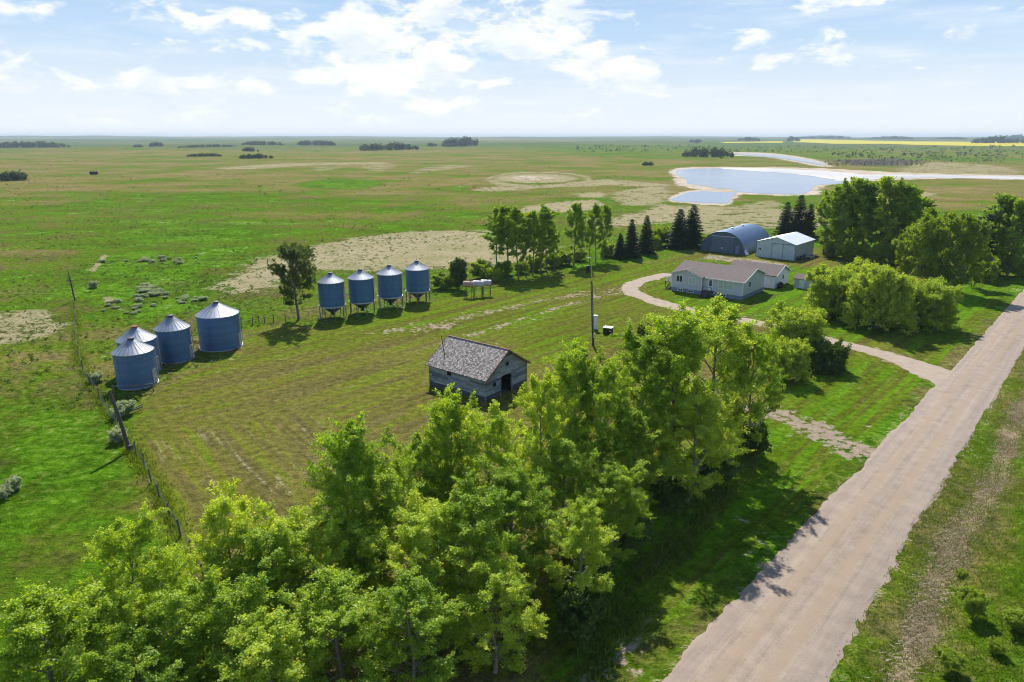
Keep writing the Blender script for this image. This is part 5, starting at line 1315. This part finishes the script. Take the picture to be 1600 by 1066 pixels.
# braced corner pole and rail
x, y = gp(203, 705); x2, y2 = at_top(171, 611, 5.6)
cp_ = MB(); cp_.tube([(0, 0, -.2), ((x2 - x) * .5 + .05, (y2 - y) * .5, 2.8), (x2 - x, y2 - y, 5.6)], [.20, .17, .14], 10)
cp_.box(-.22, .24, -.2, .2, -.1, .6)
co = cp_.build('leaning_pole', M['pole_wood']); co.location = (x, y, 0); tag(co, 'thick dark leaning pole on the fence line beside the round bins', 'pole')
x, y = gp(176, 616); x2, y2 = gp(242, 612)
rr = MB(); rr.tube([(0, 0, .9), ((x2 - x) * .5, (y2 - y) * .5, .84), (x2 - x, y2 - y, .95)], .06, 8)
for t in (.03, .5, .97): rr.tube([((x2 - x) * t, (y2 - y) * t, -.1), ((x2 - x) * t, (y2 - y) * t, 1.05)], .07, 8)
ro = rr.build('rail_fence', M['bark']); ro.location = (x, y, 0); tag(ro, 'short pale wooden rail at the foot of the front round bin', 'fence')
lg = MB()
for (ax_, ay_, bx2, by2) in ((0, 0, 1.2, 3.0), (.4, -.2, .2, 3.4), (-.3, .4, 1.6, 2.2)): lg.tube([(ax_, ay_, .15), (bx2, by2, .5)], [.12, .08], 7)
x, y = gp(183, 655); lo_ = lg.build('log_pile', M['bark']); lo_.location = (x, y, 0); tag(lo_, 'grey fallen branches heaped along the fence by the leaning pole', 'branches')
# dead pole with twigs out on the pasture fence
x, y = gp(117, 470); hd = ztop(422, y)
o = empty('dead_tree', 'bare dead tree with tangled top at the far end of the wire fence', 'tree', (x, y, 0))
m = MB(); m.tube([(0, 0, -.1), (-.1, 0, hd * .5), (-.25, 0, hd)], [.14, .11, .05], 7); m.build('trunk', M['bark_dark'], o)
rb = np.random.RandomState(8); tw = MB()
for i in range(46):
    z = hd * (.45 + .4 * rb.rand()); a = rb.rand() * 6.28; l = .5 + .7 * rb.rand(); tw.tube([(-.1, 0, z), (-.1 + math.cos(a) * l * .5, math.sin(a) * l * .5, z + .1), (-.1 + math.cos(a) * l, math.sin(a) * l, z - .3 + .5 * rb.rand())], [.03, .02, .006], 4, False)
tw.build('twigs', M['bark_dark'], o)
# little posts behind the widest bin
P2 = [gp(*q) for q in ((378, 512), (395, 508), (405, 506), (414, 505), (428, 503), (447, 505), (372, 516))]
f2 = empty('post_row', 'row of short wooden posts between the widest bin and the single tree', 'fence', (P2[0][0], P2[0][1], 0))
for x, y in P2: MB().tube([(x - P2[0][0], y - P2[0][1], -.1), (x - P2[0][0] + RND.uniform(-.1, .1), y - P2[0][1], 1.3)], [.08, .07], 7).build('post', M['post_wood'], f2)
m = MB(); m.tube([(x - P2[0][0], y - P2[0][1], 1.0) for x, y in sorted(P2)], .012, 4); m.build('wire', M['dark_metal'], f2)

# far things on the pasture
x, y = gp(147, 272)
zt_ = float(terrain(x, y))
o = empty('cattle_shelter', 'tiny dark shelter with pale roof far out on the left pasture', 'shelter', (x, y, zt_), R(10))
m = MB(); m.box(-2.6, 2.6, 1.3, 1.4, 0, 2.0); m.box(-2.6, -2.5, -1.4, 1.3, 0, 2.2); m.box(2.5, 2.6, -1.4, 1.3, 0, 2.2); m.build('wall', M['barn_skirt'], o)
m = MB(); m.prism([(-1.7, 2.35), (1.6, 1.95), (1.6, 2.08), (-1.7, 2.5)], lambda a, b, d: (d, a, b), -2.9, 2.9); m.build('roof', M['galv'], o)

# ------------------------------------------------------------------ far scrub and woods (masses)
def clumps(name, pts, hs, ws, per, leaf, mat, seed, kind='stuff'):
    rng = np.random.RandomState(seed); pos = []; nr = []; sz = []; ti = []
    for (x, y), h, w in zip(pts, hs, ws):
        z0 = float(terrain(x, y)); n = per
        u = rng.randn(n, 3); u /= np.linalg.norm(u, axis=1)[:, None]; rr_ = rng.rand(n, 1) ** .4
        p = u * rr_ * np.array([w / 2, w / 2, h * .5]) * (.8 + .4 * rng.rand(n, 1)) + np.array([x, y, z0 + h * .48])
        pos.append(p); nn = u + rng.randn(n, 3) * .5 + [0, 0, .4]; nr.append(nn / np.linalg.norm(nn, axis=1)[:, None])
        sz.append(leaf * h * (.6 + .8 * rng.rand(n))); ti.append(np.full(n, rng.rand()))
    me = leaf_quads(name, np.concatenate(pos), np.concatenate(nr), np.concatenate(sz), np.concatenate(ti), rng, 1.1, mat)
    return link(name, me)
rs = np.random.RandomState(21)
_T = 150 * 1.004 ** np.arange(1150)
def at_far(px, py):
    """march the ray to the rolling terrain"""
    u = (533 - py) / F_PX; d = np.array([(px - 800) / F_PX, CP + u * SP, -SP + u * CP])
    hit = np.nonzero(CAM_H + d[2] * _T <= terrain(d[0] * _T, d[1] * _T))[0]
    t = _T[hit[0]] if len(hit) else 9000.0
    return (d[0] * t, d[1] * t)
def bluff(px0, px1, py, hpx, lab, seed, mat='leaf_woods', rows=4, dense=1.0):
    a = at_far((px0 + px1) / 2, py); dist = math.hypot(*a)
    w = (px1 - px0) * dist / F_PX / 1.02; h = hpx * dist / F_PX
    n = int(max(6, min(90, w / (h * .42) * rows * dense)))
    r_ = np.random.RandomState(seed); pts, hs, ws = [], [], []
    bdir = np.array(a) / dist; side = np.array((bdir[1], -bdir[0]))
    for i in range(n):
        f = r_.rand() - .5
        q = np.array(a) + side * f * w + bdir * (r_.rand() * h * 2.2)
        hh = h * (.62 + .45 * r_.rand()) * (1 - .55 * abs(2 * f) ** 3)
        pts.append(tuple(q)); hs.append(hh); ws.append(hh * (.65 + .4 * r_.rand()))
    o = clumps('woods', pts, hs, ws, 46, .22, M[mat], seed)
    return tag(o, lab, 'woods', 'far tree bluffs', 'stuff')
for i, b_ in enumerate(((0, 90, 231, 8, 'dark strip of far woods at the left edge below the horizon'), (466, 522, 227.5, 8, 'far tree bluff left of the longest bluff'), (382, 440, 227, 6, 'thin far bluff on the left, second from the middle ones'), (558, 652, 235, 11, 'longest far tree bluff on the open prairie'), (690, 752, 229, 14, 'tallest far tree bluff just left of centre'),
                        (668, 682, 229, 6, 'three small far trees beside the tallest bluff'), (236, 254, 229, 6, 'small round far bluff on the left'), (210, 222, 230.5, 4, 'tiny far bush left of the small round bluff'), (284, 362, 230.5, 4, 'low far hedge on the left prairie'),
                        (380, 402, 237, 6, 'small bluff in front of the thin far bluff'), (376, 424, 248, 7, 'low shrubby bluff on the left prairie'), (296, 342, 245, 5, 'grey green low scrub on the left prairie'), (-5, 40, 283, 12, 'dark clump of bushes at the left edge of the pasture'),
                        (1068, 1142, 246, 15, 'dark tree clump behind the left end of the pond'), (1004, 1022, 259, 6, 'small dark willow clump left of the pond'), (1086, 1092, 224, 5, 'small far bluff right of centre'), (1078, 1095, 222.5, 5, 'far bluff near the left end of the yellow field'), (1155, 1185, 220, 5, 'far bluff above the yellow field, left'),
                        (1232, 1248, 221, 8, 'far clump at the edge of the yellow field'), (1250, 1322, 217.5, 5, 'long far bluff behind the yellow field'), (1368, 1420, 217.5, 4, 'far bluff behind the yellow field, right'), (1530, 1588, 224, 9, 'dark far bluff in the yellow field near the right edge'), (1572, 1620, 219, 6, 'far bluff at the right edge behind the yellow field'), (1470, 1505, 218, 3, 'low far bluff behind the yellow field, near the right edge'))):
    bluff(*b_, 60 + i)
# scattered scrub east of the pond and across the prairie
pts, hs, ws = [], [], []
for _ in range(620):
    px = rs.uniform(900, 1640); py = rs.uniform(229, 249) if px > 1100 else rs.uniform(228, 238)
    if 1140 < px < 1300 and 239 < py < 259: continue
    q = at_far(px, py); hh = rs.uniform(1.6, 4.6) * (1 if rs.rand() > .12 else 1.6); pts.append(q); hs.append(hh); ws.append(hh * rs.uniform(.9, 1.8))
tag(clumps('scrub', pts, hs, ws, 26, .26, M['leaf_woods'], 91), 'green scrub spread over the flats beyond the pond', 'scrub', None, 'stuff')
pts, hs, ws = [], [], []
for _ in range(240):
    px = rs.uniform(1290, 1450) if rs.rand() < .7 else rs.uniform(1450, 1570); py = rs.uniform(251, 260) if px < 1450 else rs.uniform(247, 255)
    q = at_far(px, py); hh = rs.uniform(1.5, 3.6); pts.append(q); hs.append(hh); ws.append(hh * rs.uniform(.8, 1.3))
M['leaf_dead'] = mat_leaf('bare_willow_twigs', (.075, .075, .075), (.10, .10, .095), (.13, .125, .11), .2, .02)
tag(clumps('reeds', pts, hs, ws, 22, .22, M['leaf_dead'], 92), 'grey leafless flooded willows along the far shore of the pond', 'willows', None, 'stuff')
pts, hs, ws = [], [], []
for _ in range(150):
    px = rs.uniform(-20, 1000); py = 238 + 70 * rs.rand() ** 1.6
    q = at_far(px, py); hh = rs.uniform(.6, 1.9); pts.append(q); hs.append(hh); ws.append(hh * rs.uniform(1., 2.6))
tag(clumps('prairie_bushes', pts, hs, ws, 22, .26, M['leaf_lone'], 93), 'tiny dark bushes dotted over the open prairie', 'bushes', None, 'stuff')

def tufts(name, n, px_rng, py_rng, hr, per, leaf, mat, seed, keep=None):
    rng = np.random.RandomState(seed)
    a = gp(px_rng[0], py_rng[0]); D0 = gp(800, py_rng[1])[1]; D1 = gp(800, py_rng[0])[1]
    Y = D0 + (D1 - D0) * rng.rand(n) ** 1.3; X = (rng.uniform(px_rng[0], px_rng[1], n) - 800) / F_PX * Y
    P = np.stack([X, Y], 1); P = clumpy(P, rng, 9.0, rng.randn(n) * .8)
    P = P[(sdist(P, np.asarray(YARD)) < -1)]; s_, n_ = road_coord(P); P = P[n_ < -6]
    m = len(P); h = hr[0] + (hr[1] - hr[0]) * rng.rand(m) ** 2
    i = np.repeat(np.arange(m), per); q = len(i)
    u = rng.randn(q, 3); pos = np.stack([P[i, 0], P[i, 1], terrain(P[i, 0], P[i, 1])], 1) + u * np.stack([h, h, h * .3], 1)[i] * .45 + np.stack([0 * h, 0 * h, h * .4], 1)[i]
    nr = u * .4 + rng.randn(q, 3) * .5 + [0, 0, .5]; nr /= np.linalg.norm(nr, axis=1)[:, None]
    return link(name, leaf_quads(name, pos, nr, leaf * h[i] * (.6 + .8 * rng.rand(q)), rng.rand(m)[i], rng, 1.2, mat))
def clumpy(P, rng, scale, keep):
    k = rng.randn(6, 2) / scale; ph = rng.rand(6) * 6.28
    return P[np.sin(P @ k.T + ph).sum(1) / 2.4 > keep]
M['leaf_pale'] = mat_leaf('pale_weed_leaves', (.12, .16, .09), (.19, .235, .14), (.27, .30, .20), .40, .01)
M['leaf_weed'] = mat_leaf('pasture_weed_leaves', (.055, .105, .010), (.095, .160, .014), (.17, .20, .04), .45, .01)
tag(tufts('pasture_weeds', 26000, (-60, 1000), (270, 640), (.15, .55), 9, .5, M['leaf_weed'], 51), 'green weeds and tufts scattered through the pasture', 'weeds', None, 'stuff')
tag(tufts('pale_weeds', 9000, (-60, 1000), (290, 600), (.12, .40), 9, .5, M['leaf_pale'], 52), 'pale silvery weeds scattered through the pasture', 'weeds', None, 'stuff')
# ------------------------------------------------------------------ grass and weeds near the camera
M['grass_blade'] = mat_leaf('grass_blades', (.080, .150, .010), (.115, .190, .014), (.19, .215, .045), .55, .01)
M['straw_blade'] = mat_leaf('straw_blades', (.20, .15, .078), (.34, .265, .155), (.49, .40, .26), .3, .03)
def ground_z(P):
    s_, n_ = road_coord(P); z = terrain(P[:, 0], P[:, 1])
    z = z - .55 * np.exp(-((n_ - 6.6) / 2.0) ** 2)
    d_ = -.35 * np.exp(-((n_ + 7.5) / 2.2) ** 2)
    for L in (DRIVE, PATH2): d_ = np.where(n_ < 0, d_ * sstep(2, 7, ldist(P, L)), d_)
    return z + d_
def blades(name, P, h, w, tint, mat, seed, lean=.5):
    rng = np.random.RandomState(seed); n = len(P); z = ground_z(P)
    a = rng.rand(n) * 6.28; b = rng.rand(n) * 6.28
    dx, dy = np.cos(a) * w / 2, np.sin(a) * w / 2
    lx, ly = np.cos(b) * h * lean * rng.rand(n), np.sin(b) * h * lean * rng.rand(n)
    V = np.stack([np.stack([P[:, 0] - dx, P[:, 1] - dy, z - .02], 1), np.stack([P[:, 0] + dx, P[:, 1] + dy, z - .02], 1), np.stack([P[:, 0] + lx, P[:, 1] + ly, z + h], 1)], 1).reshape(-1, 3)
    return link(name, arr_mesh(name, V, np.arange(3 * n).reshape(-1, 3), 3, mat, np.repeat(tint, 3)))
def scatter_px(n, poly_px, rng, ymin=None):
    """uniform on the ground inside a ground polygon"""
    poly = np.asarray(pix(*poly_px)); b0, b1 = poly.min(0), poly.max(0)
    P = rng.rand(n, 2) * (b1 - b0) + b0
    return P[sdist(P, poly) > 0]
rg = np.random.RandomState(31)
def clumpy(P, rng, scale, keep):
    """thin points to clumps"""
    k = rng.randn(6, 2) / scale; ph = rng.rand(6) * 6.28
    v = np.sin(P @ k.T + ph).sum(1) / 2.4
    return P[v > keep]
# verge and ditch right of the road
s = rg.uniform(2, 95, 240000); nn = rg.uniform(2.9, 24, 240000); k_ = nn > np.interp(s, (0, 95), (3.22, 2.62)) + .12 * np.sin(s * 1.9) + .08 * np.sin(s * 5.3); s, nn = s[k_], nn[k_]
P = ROAD_A + s[:, None] * ROAD_D + nn[:, None] * ROAD_N
P = clumpy(P, rg, 1.2, rg.randn(len(P)) * .9); n = len(P)
tag(blades('ditch_grass', P, .07 + .18 * rg.rand(n) ** 2, .05 + .05 * rg.rand(n), rg.rand(n) * .75, M['grass_blade'], 2, .8), 'rough green grass in the ditch across the road', 'grass', None, 'stuff')
s = rg.uniform(2, 110, 110000); nn = 5.9 + .35 * np.sin(s * .21) + rg.randn(110000) * .62; P = ROAD_A + s[:, None] * ROAD_D + nn[:, None] * ROAD_N
P = clumpy(P, rg, .9, rg.randn(len(P)) * .8); n = len(P)
tag(blades('cut_hay', P, .03 + .10 * rg.rand(n), .03 + .04 * rg.rand(n), rg.rand(n), M['straw_blade'], 3, 5), 'dry cut hay lying along the ditch across the road', 'hay', None, 'stuff')
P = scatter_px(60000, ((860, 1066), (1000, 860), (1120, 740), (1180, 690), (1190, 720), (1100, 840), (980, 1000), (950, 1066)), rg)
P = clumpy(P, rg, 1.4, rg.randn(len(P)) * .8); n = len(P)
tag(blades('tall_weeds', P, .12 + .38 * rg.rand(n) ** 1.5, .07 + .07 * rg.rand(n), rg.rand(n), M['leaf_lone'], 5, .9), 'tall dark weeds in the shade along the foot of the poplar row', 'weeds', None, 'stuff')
FPA = np.array(FP); i_ = rg.randint(0, len(FPA) - 1, 16000); t_ = rg.rand(16000, 1)
P = FPA[i_] * (1 - t_) + FPA[i_ + 1] * t_ + rg.randn(16000, 2) * .45
P = clumpy(P, rg, 1.0, rg.randn(len(P)) * .8); n = len(P)
tag(blades('fence_grass', P, .15 + .4 * rg.rand(n) ** 2, .07 + .06 * rg.rand(n), .3 + .7 * rg.rand(n), M['grass_blade'], 6, .7), 'uncut grass along the wire fence', 'grass', None, 'stuff')

# ------------------------------------------------------------------ haze
m = MB(); m.box(-17000, 17000, -17000, 17000, -12, 62)
k = NT('haze_air'); vp = k.n('VolumePrincipled', {'Color': (.62, .74, .86, 1), 'Density': 9.5e-5, 'Anisotropy': .1})
k.t.links.new(vp.outputs[0], k.out.inputs['Volume'])
hz = m.build('haze', k.m); tag(hz, 'thin summer haze over the prairie', 'haze', None, 'stuff')
